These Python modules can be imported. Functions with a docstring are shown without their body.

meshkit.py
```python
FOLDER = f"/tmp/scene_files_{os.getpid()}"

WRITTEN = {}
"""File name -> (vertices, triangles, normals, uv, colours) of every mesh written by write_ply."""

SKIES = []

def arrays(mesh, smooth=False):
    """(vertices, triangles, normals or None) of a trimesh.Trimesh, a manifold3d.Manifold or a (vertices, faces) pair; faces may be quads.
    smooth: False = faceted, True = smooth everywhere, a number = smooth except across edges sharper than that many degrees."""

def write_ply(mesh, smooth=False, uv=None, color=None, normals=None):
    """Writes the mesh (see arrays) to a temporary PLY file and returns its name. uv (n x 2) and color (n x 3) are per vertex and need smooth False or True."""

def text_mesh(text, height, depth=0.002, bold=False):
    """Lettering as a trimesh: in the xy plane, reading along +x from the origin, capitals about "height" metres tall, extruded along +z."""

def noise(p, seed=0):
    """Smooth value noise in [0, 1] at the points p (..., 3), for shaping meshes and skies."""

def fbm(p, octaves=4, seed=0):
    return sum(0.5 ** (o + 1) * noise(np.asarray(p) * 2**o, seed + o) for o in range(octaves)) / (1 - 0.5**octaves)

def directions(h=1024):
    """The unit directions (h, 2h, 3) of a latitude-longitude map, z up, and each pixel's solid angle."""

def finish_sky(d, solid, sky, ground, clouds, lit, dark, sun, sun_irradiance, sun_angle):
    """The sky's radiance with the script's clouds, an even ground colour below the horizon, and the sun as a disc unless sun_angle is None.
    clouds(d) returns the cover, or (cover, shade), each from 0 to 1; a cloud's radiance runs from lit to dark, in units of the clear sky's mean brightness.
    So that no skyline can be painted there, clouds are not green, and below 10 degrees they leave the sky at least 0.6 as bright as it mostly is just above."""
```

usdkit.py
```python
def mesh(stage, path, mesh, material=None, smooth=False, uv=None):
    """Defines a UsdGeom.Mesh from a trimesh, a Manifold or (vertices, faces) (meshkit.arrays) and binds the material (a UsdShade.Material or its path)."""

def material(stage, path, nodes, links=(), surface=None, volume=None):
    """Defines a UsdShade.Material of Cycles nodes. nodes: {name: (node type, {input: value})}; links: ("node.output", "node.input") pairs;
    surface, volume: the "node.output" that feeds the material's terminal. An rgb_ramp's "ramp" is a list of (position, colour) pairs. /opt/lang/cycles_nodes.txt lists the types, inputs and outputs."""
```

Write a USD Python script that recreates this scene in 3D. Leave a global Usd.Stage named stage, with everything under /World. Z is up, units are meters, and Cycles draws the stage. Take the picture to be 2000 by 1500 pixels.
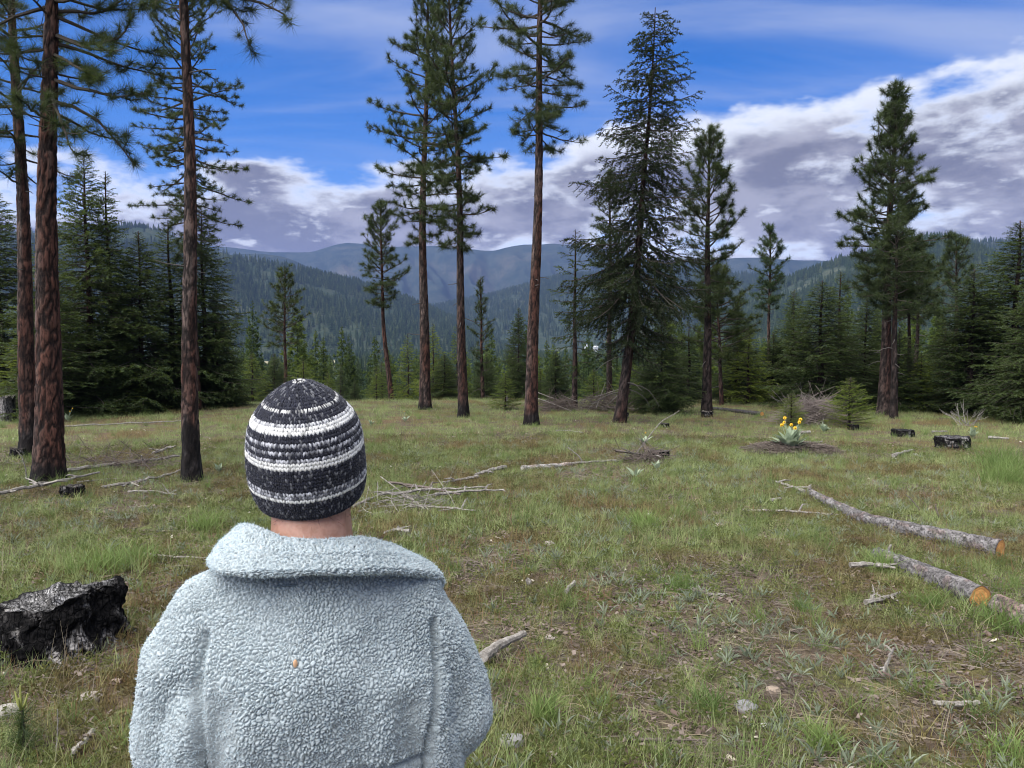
import math, random
import numpy as np, trimesh, manifold3d
from scipy.spatial import cKDTree
import usdkit, meshkit
from pxr import Usd, UsdGeom, UsdLux, UsdShade, Sdf, Gf, Vt

stage = Usd.Stage.CreateInMemory()
UsdGeom.SetStageUpAxis(stage, "Z"); UsdGeom.SetStageMetersPerUnit(stage, 1.0)
UsdGeom.Xform.Define(stage, "/World"); UsdGeom.Scope.Define(stage, "/World/Looks")
PI = math.pi
pi2 = 2 * PI
rng = np.random.default_rng(7)

# ------------------------------------------------------------------ camera, sky, sun, exposure
F, HOR, CAMZ = 1505.0, 660.0, 1.72          # focal length and horizon row of the 2000 x 1500 picture, eye height
PITCH = math.atan((750 - HOR) / F)
cam = UsdGeom.Camera.Define(stage, "/World/camera")
cam.CreateHorizontalApertureAttr(36.0); cam.CreateVerticalApertureAttr(27.0); cam.CreateFocalLengthAttr(36.0 * F / 2000)
cam.CreateClippingRangeAttr((0.05, 60000.0)); cam.CreateExposureAttr(2.60)
cx = UsdGeom.Xformable(cam)
cx.AddTranslateOp().Set(Gf.Vec3d(0, 0, CAMZ)); cx.AddRotateXOp().Set(90 - math.degrees(PITCH))
SUN_EL, SUN_AZ = math.radians(56), math.radians(-125)   # direction towards the sun, azimuth from +y towards +x
SUN_I, SUN_ANGLE, SKY_S = 0.38, 85.0, 0.053


class NG:
    """Collects Cycles nodes: n() adds one; an input that is 'node.output' of an added node becomes a link."""
    def __init__(s): s.nodes, s.links = {}, []
    def n(s, kind, out=None, **inp):
        name = f"n{len(s.nodes)}"
        vals = {}
        for k, v in inp.items():
            if isinstance(v, str) and "." in v and v.split(".")[0] in s.nodes: s.links.append((v, f"{name}.{k}"))
            else: vals[k] = v
        s.nodes[name] = (kind, vals)
        return f"{name}.{out}" if out else name
    def math(s, op, a, b=0.0, c=0.0, clamp=False): return s.n("math", "value", math_type=op, value1=a, value2=b, value3=c, use_clamp=clamp)
    def ramp(s, fac, stops): return s.n("rgb_ramp", "color", ramp=stops, fac=fac)
    def rampf(s, fac, stops): return s.n("rgb_to_bw", "val", color=s.ramp(fac, [(p, (v, v, v)) for p, v in stops]))
    def noise(s, vec, scale, detail=3.0, rough=0.55, dist=0.0): return s.n("noise_texture", "fac", vector=vec, scale=scale, detail=detail, roughness=rough, distortion=dist)
    def mixc(s, fac, a, b, blend="mix"): return s.n("mix_color", "result", blend_type=blend, fac=fac, a=a, b=b)
    def map(s, v, a, b, c=0.0, d=1.0, t="smoothstep"): return s.n("map_range", "result", range_type=t, value=v, from_min=a, from_max=b, to_min=c, to_max=d, clamp=True)
    def scalev(s, vec, sc): return s.n("mapping", "vector", mapping_type="point", vector=vec, scale=sc)
    def build(s, name, surface=None, volume=None): return usdkit.material(stage, f"/World/Looks/{name}", s.nodes, s.links, surface=surface, volume=volume)


def sky_material():
    g = NG()
    d = g.n("texture_coordinate", "generated")
    sx = g.n("separate_xyz", vector=d)
    x, y, z = f"{sx}.x", f"{sx}.y", f"{sx}.z"
    az = g.math("arctan2", x, y)
    el = g.math("arcsine", z)
    sky = g.n("sky_texture", "color", sky_type="single_scattering", sun_disc=False, sun_elevation=SUN_EL, sun_rotation=SUN_AZ, altitude=900.0, air_density=1.0, aerosol_density=0.35, ozone_density=2.2)
    base = g.n("hsv", "color", hue=0.5, saturation=1.55, value=SKYV, color=g.mixc(1.0, sky, (1.08, 0.925, 1.0), "multiply"))
    saz = g.math("sine", az)
    # high thin streaks
    inv = g.math("divide", 1.0, g.math("maximum", g.math("add", z, 0.10), 0.05))
    pl = g.n("combine_xyz", "vector", x=g.math("multiply", x, inv), y=g.math("multiply", y, inv), z=0.0)
    plr = g.n("mapping", "vector", mapping_type="point", vector=pl, rotation=(0, 0, 0.62), scale=(0.55, 1.5, 1.0), location=(0.6, 0.15, 0))
    c1 = g.noise(plr, 1.35, 6.0, 0.52, 0.5)
    c1b = g.math("multiply_add", saz, 0.13, c1)
    cir = g.map(c1b, 0.38, 0.76, 0.0, 0.72)
    cir = g.math("multiply", cir, g.map(el, 0.16, 0.30))
    c_sky = g.mixc(cir, base, CIRRUS)
    # the cloud overhead that shades the clearing
    veil = g.map(g.math("multiply_add", c1, 0.5, el), 0.75, 1.15, 0.0, 0.9)
    c_sky = g.mixc(veil, c_sky, VEIL)
    # broken cumulus low over the hills, the bank's top rising to the right
    top = g.math("multiply_add", saz, 0.105, 0.232)
    wob = g.noise(g.scalev(d, (1.0, 1.0, 2.0)), 7.0, 4.0, 0.55)
    rel = g.math("add", g.math("subtract", el, top), g.math("multiply_add", wob, 0.10, -0.05))
    dv = g.scalev(d, (1.0, 1.0, 2.5))
    n1 = g.noise(dv, 5.6, 9.0, 0.56, 0.15)
    n2 = g.noise(g.scalev(d, (1.0, 1.0, 2.6)), 15.0, 7.0, 0.60, 0.1)
    nn = g.math("add", g.math("multiply", n1, 0.78), g.math("multiply", n2, 0.30))
    bias = g.rampf(g.map(rel, -0.20, 0.08, 0.0, 1.0, "linear"), [(0.0, 0.64), (0.25, 0.63), (0.45, 0.655), (0.62, 0.64), (0.72, 0.55), (0.85, 0.28), (1.0, 0.0)])
    bias = g.math("subtract", bias, 0.5)
    gap = g.math("multiply", g.map(az, -0.36, -0.22, 0.0, 1.0), g.map(az, -0.14, -0.02, 1.0, 0.0))
    gap = g.math("multiply", gap, g.map(el, 0.13, 0.20, 0.0, 0.20))
    dens = g.math("subtract", g.math("add", nn, bias), gap)
    cover = g.map(dens, 0.47, 0.63)
    body = g.map(dens, 0.56, 0.68)
    # bright far veil along the top edge, grey puffs in front of it
    lum = g.noise(g.scalev(d, (1.0, 1.0, 2.4)), 10.0, 8.0, 0.58, 0.15)
    grey = g.mixc(g.map(lum, 0.40, 0.64), CLOUD_D, CLOUD_M)
    rim = g.math("multiply", g.map(rel, -0.04, -0.004, 0.0, 1.0), g.map(az, -0.15, 0.05))
    hole = g.map(n2, 0.58, 0.69, 0.0, 0.65)
    grey = g.mixc(hole, grey, CLOUD_L)
    body = g.math("multiply", body, g.math("subtract", 1.0, g.math("multiply", rim, 0.9)))
    ccol = g.mixc(body, CLOUD_L, grey)
    fin = g.mixc(cover, c_sky, ccol)
    # below the horizon: the land's dull colour
    fin = g.mixc(g.map(z, -0.03, -0.005, 1.0, 0.0), fin, (0.9, 0.95, 0.8))
    bg = g.n("background_shader", "background", color=fin, strength=SKY_S)
    return g.build("sky_look", surface=bg)


SKYV = 0.50
CIRRUS = (1.5, 1.75, 2.5)
CLOUD_L, CLOUD_M, CLOUD_D = (2.9, 3.05, 3.35), (1.32, 1.32, 1.56), (0.64, 0.65, 0.85)
VEIL = (2.6, 2.7, 2.9)
dome = UsdLux.DomeLight.Define(stage, "/World/sky")
dome.CreateIntensityAttr(1.0)
UsdShade.MaterialBindingAPI.Apply(dome.GetPrim()).Bind(sky_material())
dome.GetPrim().SetCustomDataByKey("kind", "structure")
sun = UsdLux.DistantLight.Define(stage, "/World/sun")
sun.CreateIntensityAttr(SUN_I); sun.CreateAngleAttr(SUN_ANGLE); sun.CreateColorAttr(Gf.Vec3f(1.0, 0.98, 0.95))
sun.GetPrim().CreateAttribute("inputs:normalize", Sdf.ValueTypeNames.Bool).Set(True)
sd = Gf.Vec3d(math.sin(SUN_AZ) * math.cos(SUN_EL), math.cos(SUN_AZ) * math.cos(SUN_EL), math.sin(SUN_EL))
UsdGeom.Xformable(sun).AddTransformOp().Set(Gf.Matrix4d().SetRotate(Gf.Rotation(Gf.Vec3d(0, 0, 1), sd)))

# ------------------------------------------------------------------ helpers
used = {}
def numbered(parent, name):
    k = (parent, name); n = used.get(k, 0); used[k] = n + 1
    return f"{parent}/{name}" + (f"_{n:03d}" if n else "")

def tag(p, label=None, cat=None, group=None, kind=None):
    p = p.GetPrim() if hasattr(p, "GetPrim") else p
    for k, v in (("label", label), ("category", cat), ("group", group), ("kind", kind)):
        if v: p.SetCustomDataByKey(k, v)
    return p

def obj(name, mesh, mat, parent="/World", smooth=False, color=None, kind=None, label=None):
    """One Mesh prim from a trimesh / Manifold / (v, f); color: per-vertex colours as the primvar 'tint'."""
    path = numbered(str(parent), name)
    m = usdkit.mesh(stage, path, mesh, mat, smooth)
    if color is not None:
        UsdGeom.PrimvarsAPI(m).CreatePrimvar("tint", Sdf.ValueTypeNames.Color3fArray, "vertex").Set(Vt.Vec3fArray.FromNumpy(np.asarray(color, np.float32)))
    if kind: tag(m, kind=kind)
    if label: tag(m, label=label)
    return m

GROUPS = dict(pine_tree="pine trees of the clearing", fir_tree="fir trees round the clearing", fir_sapling="young firs in front of the right wood", log="felled logs lying in the clearing", stick="dead sticks lying in the clearing",
              tree_stump="stumps left in the clearing", stone="stones lying in the grass", grass_tuft="tufts of taller grass", flowering_plant="broad leaved plants in the grass", brush_pile="heaps of brush", farm_building="farm buildings in the valley", dead_bush="leafless bushes")
def thing(name, label, cat, loc=(0, 0, 0), rot=0.0, group=None, scale=None):
    group = group or GROUPS.get(name)
    x = UsdGeom.Xform.Define(stage, numbered("/World", name))
    x.AddTranslateOp().Set(Gf.Vec3d(*map(float, loc))); x.AddRotateZOp().Set(math.degrees(rot))
    if scale is not None: x.AddScaleOp().Set(Gf.Vec3f(*(np.ones(3) * scale).tolist()))
    tag(x, label, cat, group)
    return x

def copy_of(src, name, label, cat, loc, rot=0.0, scale=1.0, group=None):
    x = thing(name, label, cat, loc, rot, group, scale)
    x.GetPrim().GetReferences().AddInternalReference(src); x.GetPrim().SetInstanceable(True)
    return x

def instancer(path, protos, pos, idx, quats, scales, kind="stuff"):
    """protos: list of (mesh, material, smooth)"""
    pi = UsdGeom.PointInstancer.Define(stage, path)
    for k, (m, mat, sm, *colr) in enumerate(protos):
        q = usdkit.mesh(stage, f"{path}/shape_{k:03d}", m, mat, sm)
        if colr: UsdGeom.PrimvarsAPI(q).CreatePrimvar("tint", Sdf.ValueTypeNames.Color3fArray, "vertex").Set(Vt.Vec3fArray.FromNumpy(np.asarray(colr[0], np.float32)))
        pi.GetPrototypesRel().AddTarget(f"{path}/shape_{k:03d}")
    pi.CreateProtoIndicesAttr(Vt.IntArray.FromNumpy(np.asarray(idx, np.int32)))
    pi.CreatePositionsAttr(Vt.Vec3fArray.FromNumpy(np.asarray(pos, np.float32)))
    q = np.asarray(quats, float)
    pi.CreateOrientationsAttr(Vt.QuathArray([Gf.Quath(float(a), float(b), float(c), float(d)) for a, b, c, d in q]))
    s = np.asarray(scales, np.float32); s = np.repeat(s[:, None], 3, 1) if s.ndim == 1 else s
    pi.CreateScalesAttr(Vt.Vec3fArray.FromNumpy(s))
    if kind: tag(pi, kind=kind)
    return pi

def zquat(a, tilt=None, ta=None):
    q = np.stack([np.cos(a / 2), 0 * a, 0 * a, np.sin(a / 2)], 1)
    if tilt is not None:
        t = np.stack([np.cos(tilt / 2), np.sin(tilt / 2) * np.cos(ta), np.sin(tilt / 2) * np.sin(ta), 0 * a], 1)
        w1, x1, y1, z1 = t.T; w2, x2, y2, z2 = q.T
        q = np.stack([w1*w2-x1*x2-y1*y2-z1*z2, w1*x2+x1*w2+y1*z2-z1*y2, w1*y2-x1*z2+y1*w2+z1*x2, w1*z2+x1*y2-y1*x2+z1*w2], 1)
    return q

def ray(px, py):
    d = np.array([(px - 1000) / F, 1.0, (750 - py) / F])
    c, s = math.cos(PITCH), math.sin(PITCH)
    return np.array([d[0], d[1] * c + d[2] * s, -d[1] * s + d[2] * c])

def azel(px, py):
    d = ray(px, py); return math.atan2(d[0], d[1]), d[2] / math.hypot(d[0], d[1])

def n2(x, y, s, seed=0):
    return meshkit.noise(np.stack([np.asarray(x) * s, np.asarray(y) * s, np.zeros_like(np.asarray(x, float)) + 0.37], -1), seed)
def f2(x, y, s, o=4, seed=0):
    return meshkit.fbm(np.stack([np.asarray(x) * s, np.asarray(y) * s, np.zeros_like(np.asarray(x, float)) + 0.37], -1), o, seed)

EDGE = 25.0
def ground_z(x, y):
    """height of the clearing and of the valley it looks down on"""
    x, y = np.asarray(x, float), np.asarray(y, float)
    r = np.hypot(x, y); a = np.arctan2(x, y)
    z = -0.012 * np.minimum(r, EDGE)
    side = 0.35 + 0.65 * np.exp(-((a + 0.06) / 0.30) ** 2)
    lr = np.maximum(r - EDGE, 0)
    far = np.interp(r, [25, 40, 100, 376, 800, 1500, 3000, 6000, 60000], [0, -2.2, -9, -26.5, -34, -38.5, -38, -30, -30])
    w = np.clip((r - 60) / 200, 0, 1)
    z = z + far * (side * (1 - w) + w)
    z = z + 0.10 * (f2(x, y, 0.22, 3, 5) - 0.5) * np.clip(r / 3, 0, 1) + 0.035 * (f2(x, y, 1.6, 3, 9) - 0.5)
    z = z + np.clip((r - 80) / 300, 0, 1) * 8 * (f2(x, y, 0.004, 3, 3) - 0.5)
    return z

def hit(px, py, dz=0.0):
    """point of the ground under a pixel of the 2000 x 1500 picture"""
    d = ray(px, py); ts = np.geomspace(0.5, 400, 700); lo, hi = 0.5, 400.0
    for _ in range(3):
        below = CAMZ + d[2] * ts < ground_z(d[0] * ts, d[1] * ts) + dz
        k = int(np.argmax(below)) if below.any() else len(ts) - 1
        lo, hi = ts[max(k - 1, 0)], ts[k]; ts = np.linspace(lo, hi, 40)
    p = d * hi
    return np.array([p[0], p[1], CAMZ + p[2]])

def at(px, py, r):
    """point on a pixel's ray at horizontal distance r"""
    d = ray(px, py); t = r / math.hypot(d[0], d[1])
    return np.array([d[0] * t, d[1] * t, CAMZ + d[2] * t])

def grid_mesh(P):
    """P (n, m, 3) -> vertices, triangles facing up"""
    n, m = P.shape[:2]
    i = np.arange(n * m).reshape(n, m)
    a, b, c, d = i[:-1, :-1].ravel(), i[1:, :-1].ravel(), i[1:, 1:].ravel(), i[:-1, 1:].ravel()
    return P.reshape(-1, 3), np.vstack([np.stack([a, b, c], 1), np.stack([a, c, d], 1)])

# ------------------------------------------------------------------ materials of the setting
def simple(name, col, rough=0.85, spec=0.25):
    g = NG(); p = g.n("principled_bsdf", "BSDF", base_color=col, roughness=rough, specular_ior_level=spec)
    return g.build(name, surface=p)

def ground_material():
    g = NG()
    p = g.n("geometry", "position")
    big = g.noise(p, 0.55, 4.0, 0.6)
    mid = g.noise(p, 3.1, 5.0, 0.62)
    fine = g.noise(p, 26.0, 5.0, 0.65)
    vfine = g.noise(p, 120.0, 3.0, 0.6)
    soil = g.ramp(fine, [(0.25, (0.028, 0.02, 0.014)), (0.5, (0.09, 0.066, 0.046)), (0.68, (0.18, 0.14, 0.10)), (0.8, (0.28, 0.24, 0.18))])
    moss = g.ramp(fine, [(0.25, (0.03, 0.034, 0.012)), (0.5, (0.10, 0.115, 0.038)), (0.75, (0.19, 0.20, 0.08))])
    rust = g.ramp(fine, [(0.25, (0.035, 0.02, 0.01)), (0.5, (0.13, 0.075, 0.035)), (0.75, (0.22, 0.14, 0.075))])
    c = g.mixc(g.map(mid, 0.44, 0.60), soil, moss)
    c = g.mixc(g.math("multiply", g.map(big, 0.50, 0.66), 0.6), c, rust)
    c = g.mixc(g.map(vfine, 0.3, 0.7, 0.0, 0.35), c, (0.03, 0.025, 0.015))
    h = g.math("add", g.math("multiply", fine, 0.6), g.math("multiply", vfine, 0.25))
    b = g.n("bump", "normal", height=h, strength=0.9, distance=0.03)
    return g.build("ground_look", surface=g.n("principled_bsdf", "BSDF", base_color=c, roughness=0.95, specular_ior_level=0.15, normal=b))

def forest_floor(name, a, b, c, s):
    """far wooded slope: undergrowth, openings and, from far off, the crowns' mottling"""
    g = NG()
    p = g.n("geometry", "position")
    n1 = g.noise(p, s, 5.0, 0.6); nb = g.noise(p, s * 9, 4.0, 0.65); nc = g.noise(p, s * 60, 3.0, 0.6)
    col = g.mixc(g.map(nb, 0.38, 0.62), a, b)
    col = g.mixc(g.map(n1, 0.58, 0.70, 0.0, 0.85), col, c)
    col = g.mixc(g.map(nc, 0.35, 0.65, 0.0, 0.5), col, (0.012, 0.02, 0.012))
    bm = g.n("bump", "normal", height=nc, strength=0.7, distance=0.25 / s / 60)
    return g.build(name, surface=g.n("principled_bsdf", "BSDF", base_color=col, roughness=1.0, specular_ior_level=0.0, normal=bm))

M_ground = ground_material()
M_valley = forest_floor("valley_look", (0.035, 0.05, 0.026), (0.06, 0.07, 0.04), (0.20, 0.19, 0.12), 0.004)
M_hill = forest_floor("hill_look", (0.024, 0.036, 0.022), (0.046, 0.054, 0.035), (0.11, 0.11, 0.07), 0.0035)
M_mount = forest_floor("mountain_look", (0.020, 0.030, 0.026), (0.036, 0.044, 0.036), (0.075, 0.07, 0.055), 0.0011)

# ------------------------------------------------------------------ ground, valley, hills, mountains
def polar(rs, azs):
    R, A = np.meshgrid(rs, azs, indexing="ij")
    X, Y = R * np.sin(A), R * np.cos(A)
    return np.stack([X, Y, ground_z(X, Y)], -1)

azs = np.concatenate([np.linspace(-PI, -0.85, 50)[:-1], np.linspace(-0.85, 0.85, 360), np.linspace(0.85, PI, 50)[1:]])
rs = np.concatenate([[0.0], np.geomspace(0.3, 2.4, 14), np.geomspace(2.5, 30, 230), np.geomspace(31, 400, 60), np.geomspace(420, 14000, 50)])
P = polar(rs, azs)
near = rs <= 60
k = int(near.sum())
# wooded ground further off has its own look; the two sheets share the ring of points between them
v, f = grid_mesh(P[:k]); tag(obj("ground", (v, f[:, ::-1]), M_ground, smooth=True), kind="structure")
v, f = grid_mesh(P[k - 1:]); tag(obj("valley_ground", (v, f[:, ::-1]), M_valley, smooth=True), kind="structure")

RIDGES = {}
def ridge(name, sky, dist, r0, base, mat, spur, seed, n=360, m=46, az_lim=(-1.15, 1.15), freq=5.0, back=0.55):
    pts = sorted((azel(*p) for p in sky))
    pa, pe = np.array([p[0] for p in pts]), np.array([p[1] for p in pts])
    A = np.linspace(*az_lim, n)
    e = np.interp(A, pa, pe)
    e = np.convolve(np.pad(e, 4, "edge"), np.hanning(9) / np.hanning(9).sum(), "valid")
    D = dist * (1 + 0.10 * (meshkit.noise(np.stack([A * 3, 0 * A, 0 * A + seed], -1), seed) - 0.5))
    crest = CAMZ + D * e
    def surf(a, u):
        """u: 0 foot, 1 crest, up to 1 + back behind it"""
        d = np.interp(a, A, D); h = np.interp(a, A, crest)
        s = np.where(u < 1, np.clip(u, 0, 1) ** 1.25, 1 - 0.9 * np.clip(u - 1, 0, 9) ** 1.4)
        r = r0 + (d - r0) * u
        q = np.stack([a * freq * 4 + 0.6 * u, u * 1.6, 0 * a + seed], -1)
        rid = 1 - np.abs(2 * meshkit.fbm(q, 4, seed) - 1)
        q2 = np.stack([r * np.sin(a) / dist * 60, r * np.cos(a) / dist * 60, 0 * a], -1)
        amp = np.clip(u * (1 - u) * 4, 0, 1)
        z = base + (h - base) * np.maximum(s, -0.2) + spur * (rid - 0.75) * amp * (h - base).clip(0) + 0.025 * (h - base).clip(0) * (meshkit.fbm(q2, 3, seed + 1) - 0.5) * np.clip(u * 2, 0, 1) * np.where(u > 0.9, 0.4, 1)
        return np.stack([r * np.sin(a), r * np.cos(a), np.where(u <= 0, np.minimum(z, base - 15), z)], -1)
    U = np.concatenate([[-0.02], np.linspace(0, 1, m), 1 + np.linspace(0.08, back, 8)])
    UU, AA = np.meshgrid(U, A, indexing="ij")
    v, f = grid_mesh(surf(AA, UU))
    tag(obj(name, (v, f[:, ::-1]), mat, smooth=True), kind="structure")
    RIDGES[name + str(seed)] = surf
    return surf

sky_A = [(-900, 470), (-300, 455), (100, 450), (300, 470), (400, 478), (464, 485), (520, 492), (607, 493), (640, 482), (673, 474), (706, 476), (760, 483), (840, 480), (900, 485), (962, 491), (985, 484), (1020, 478), (1080, 476), (1130, 479), (1190, 487), (1240, 500), (1300, 512), (1380, 510), (1430, 504), (1480, 503), (1540, 508), (1600, 509), (1680, 515), (1900, 480), (2300, 470), (2900, 470)]
sky_A2 = [(-900, 520), (380, 505), (464, 496), (501, 495), (552, 499), (585, 513), (629, 535), (662, 547), (720, 580), (800, 640), (2900, 700)]
sky_C = [(-900, 680), (700, 640), (790, 598), (850, 600), (950, 580), (1020, 560), (1094, 540), (1200, 531), (1320, 528), (1420, 538), (1560, 545), (1700, 540), (2900, 560)]
sky_B = [(-900, 420), (-200, 440), (0, 452), (70, 455), (200, 446), (270, 443), (310, 450), (380, 475), (442, 496), (525, 517), (574, 524), (618, 537), (673, 549), (706, 558), (750, 571), (794, 586), (858, 613), (930, 646), (1020, 690), (1150, 720), (2900, 740)]
sky_D = [(-900, 740), (1180, 720), (1300, 680), (1420, 615), (1500, 568), (1560, 541), (1604, 520), (1648, 505), (1679, 494), (1740, 480), (1800, 468), (1846, 463), (1879, 472), (1903, 481), (1945, 503), (2020, 530), (2200, 500), (2900, 470)]
sky_D2 = [(-900, 700), (1400, 640), (1600, 560), (1800, 500), (1850, 480), (1890, 474), (1921, 471), (1952, 474), (2050, 480), (2900, 490)]
ridge("mountains", sky_A, 6400, 4300, -40, M_mount, 0.42, 11, n=700, m=70, freq=4.5)
ridge("hills", sky_A2, 4700, 3500, -40, M_mount, 0.25, 12, n=300)
S_D2 = ridge("hills", sky_D2, 3700, 2700, -40, M_hill, 0.2, 13, n=300)
S_C = ridge("hills", sky_C, 3700, 2200, -40, M_hill, 0.3, 14, n=400)
S_B = ridge("hills", sky_B, 2600, 1350, -41, M_hill, 0.16, 15, n=400)
S_D = ridge("hills", sky_D, 2200, 1000, -38, M_hill, 0.16, 16, n=400)

# ------------------------------------------------------------------ haze
def haze_box():
    g = NG()
    vol = g.n("principled_volume", "volume", color=(0.34, 0.49, 1.0), density=HAZE, anisotropy=0.25)
    m = g.build("haze_look", volume=vol)
    b = trimesh.creation.box(extents=(29000, 29000, 960)); b.apply_translation((0, 0, 960 / 2 - 95))
    tag(obj("haze", b, m), kind="stuff", label="thin blue haze over the valley and the far mountains", cat="haze")
HAZE = 4.5e-5
haze_box()

# ------------------------------------------------------------------ conifers
def tube(path, rad, sides=8, caps=True):
    """tapered tube along path (n, 3); returns vertices, triangles"""
    path = np.asarray(path, float); n = len(path); rad = np.broadcast_to(np.asarray(rad, float), (n,))
    t = np.gradient(path, axis=0); t /= np.maximum(np.linalg.norm(t, axis=1, keepdims=True), 1e-9)
    ref = np.array([1.0, 0, 0]) if abs(t[0][0]) < 0.8 else np.array([0, 1.0, 0])
    us = []
    for k in range(n):
        u = ref - t[k] * (ref @ t[k]); u /= np.linalg.norm(u); us.append(u); ref = u
    u = np.array(us); w = np.cross(t, u)
    a = np.arange(sides) / sides * pi2
    v = (path[:, None] + rad[:, None, None] * (np.cos(a)[None, :, None] * u[:, None] + np.sin(a)[None, :, None] * w[:, None])).reshape(-1, 3)
    i = np.arange(n * sides).reshape(n, sides); j = np.roll(i, -1, 1)
    f = np.vstack([np.stack([i[:-1].ravel(), j[:-1].ravel(), j[1:].ravel()], 1), np.stack([i[:-1].ravel(), j[1:].ravel(), i[1:].ravel()], 1)])
    if caps:
        v = np.vstack([v, path[:1], path[-1:]]); c0, c1 = n * sides, n * sides + 1
        f = np.vstack([f, np.stack([np.full(sides, c0), j[0], i[0]], 1), np.stack([np.full(sides, c1), i[-1], j[-1]], 1)])
    return v, f

def join(parts):
    vs, fs, n = [], [], 0
    for v, f in parts:
        vs.append(v); fs.append(np.asarray(f) + n); n += len(v)
    return (np.vstack(vs), np.vstack(fs)) if vs else (np.zeros((0, 3)), np.zeros((0, 3), int))

def tris(T):
    """(n, 3, 3) loose triangles -> vertices, faces"""
    return T.reshape(-1, 3), np.arange(len(T) * 3).reshape(-1, 3)

def unit(v): return v / np.maximum(np.linalg.norm(v, axis=-1, keepdims=True), 1e-9)

def needles(pos, dirs, k, length, width, spread, r, back=0.10):
    """k needles round every shoot (pos, dirs)"""
    p = np.repeat(pos, k, 0); d = np.repeat(unit(dirs), k, 0); m = len(p)
    nd = unit(d * 0.5 + spread * unit(r.normal(size=(m, 3))))
    st = p - d * (r.random((m, 1)) * back)
    L = length * (0.7 + 0.45 * r.random((m, 1)))
    side = unit(np.cross(nd, r.normal(size=(m, 3)))) * (width / 2)
    tip = st + nd * L; tip[:, 2] -= 0.10 * L[:, 0] * (1 - np.abs(nd[:, 2]))
    return np.stack([st - side, st + side, tip], 1)

def leaf_look(name, stops, trans=0.35, tcol=(0.10, 0.14, 0.03)):
    g = NG()
    gi = g.n("geometry"); oi = g.n("object_info")
    c = g.ramp(f"{gi}.random_per_island", stops)
    t = g.n("attribute", "color", attribute="tint")
    c = g.mixc(1.0, c, t, "multiply")
    c = g.n("hsv", "color", color=c, value=g.map(f"{oi}.random", 0, 1, 0.7, 1.35, "linear"), hue=g.map(f"{oi}.random", 0, 1, 0.515, 0.485, "linear"), saturation=1.0)
    p = g.n("principled_bsdf", "BSDF", base_color=c, roughness=0.6, specular_ior_level=0.3)
    tr = g.n("translucent_bsdf", "BSDF", color=g.mixc(1.0, tcol, t, "multiply"))
    return g.build(name, surface=g.n("mix_closure", "closure", fac=trans, closure1=p, closure2=tr))

M_pine = leaf_look("pine_needle_look", [(0, (0.03, 0.046, 0.014)), (0.5, (0.06, 0.082, 0.024)), (0.85, (0.095, 0.115, 0.034)), (1, (0.14, 0.14, 0.05))], 0.3, (0.09, 0.12, 0.025))
M_fir = leaf_look("fir_needle_look", [(0, (0.036, 0.058, 0.018)), (0.5, (0.068, 0.097, 0.027)), (1, (0.125, 0.152, 0.042))], 0.32, (0.10, 0.13, 0.022))

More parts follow.
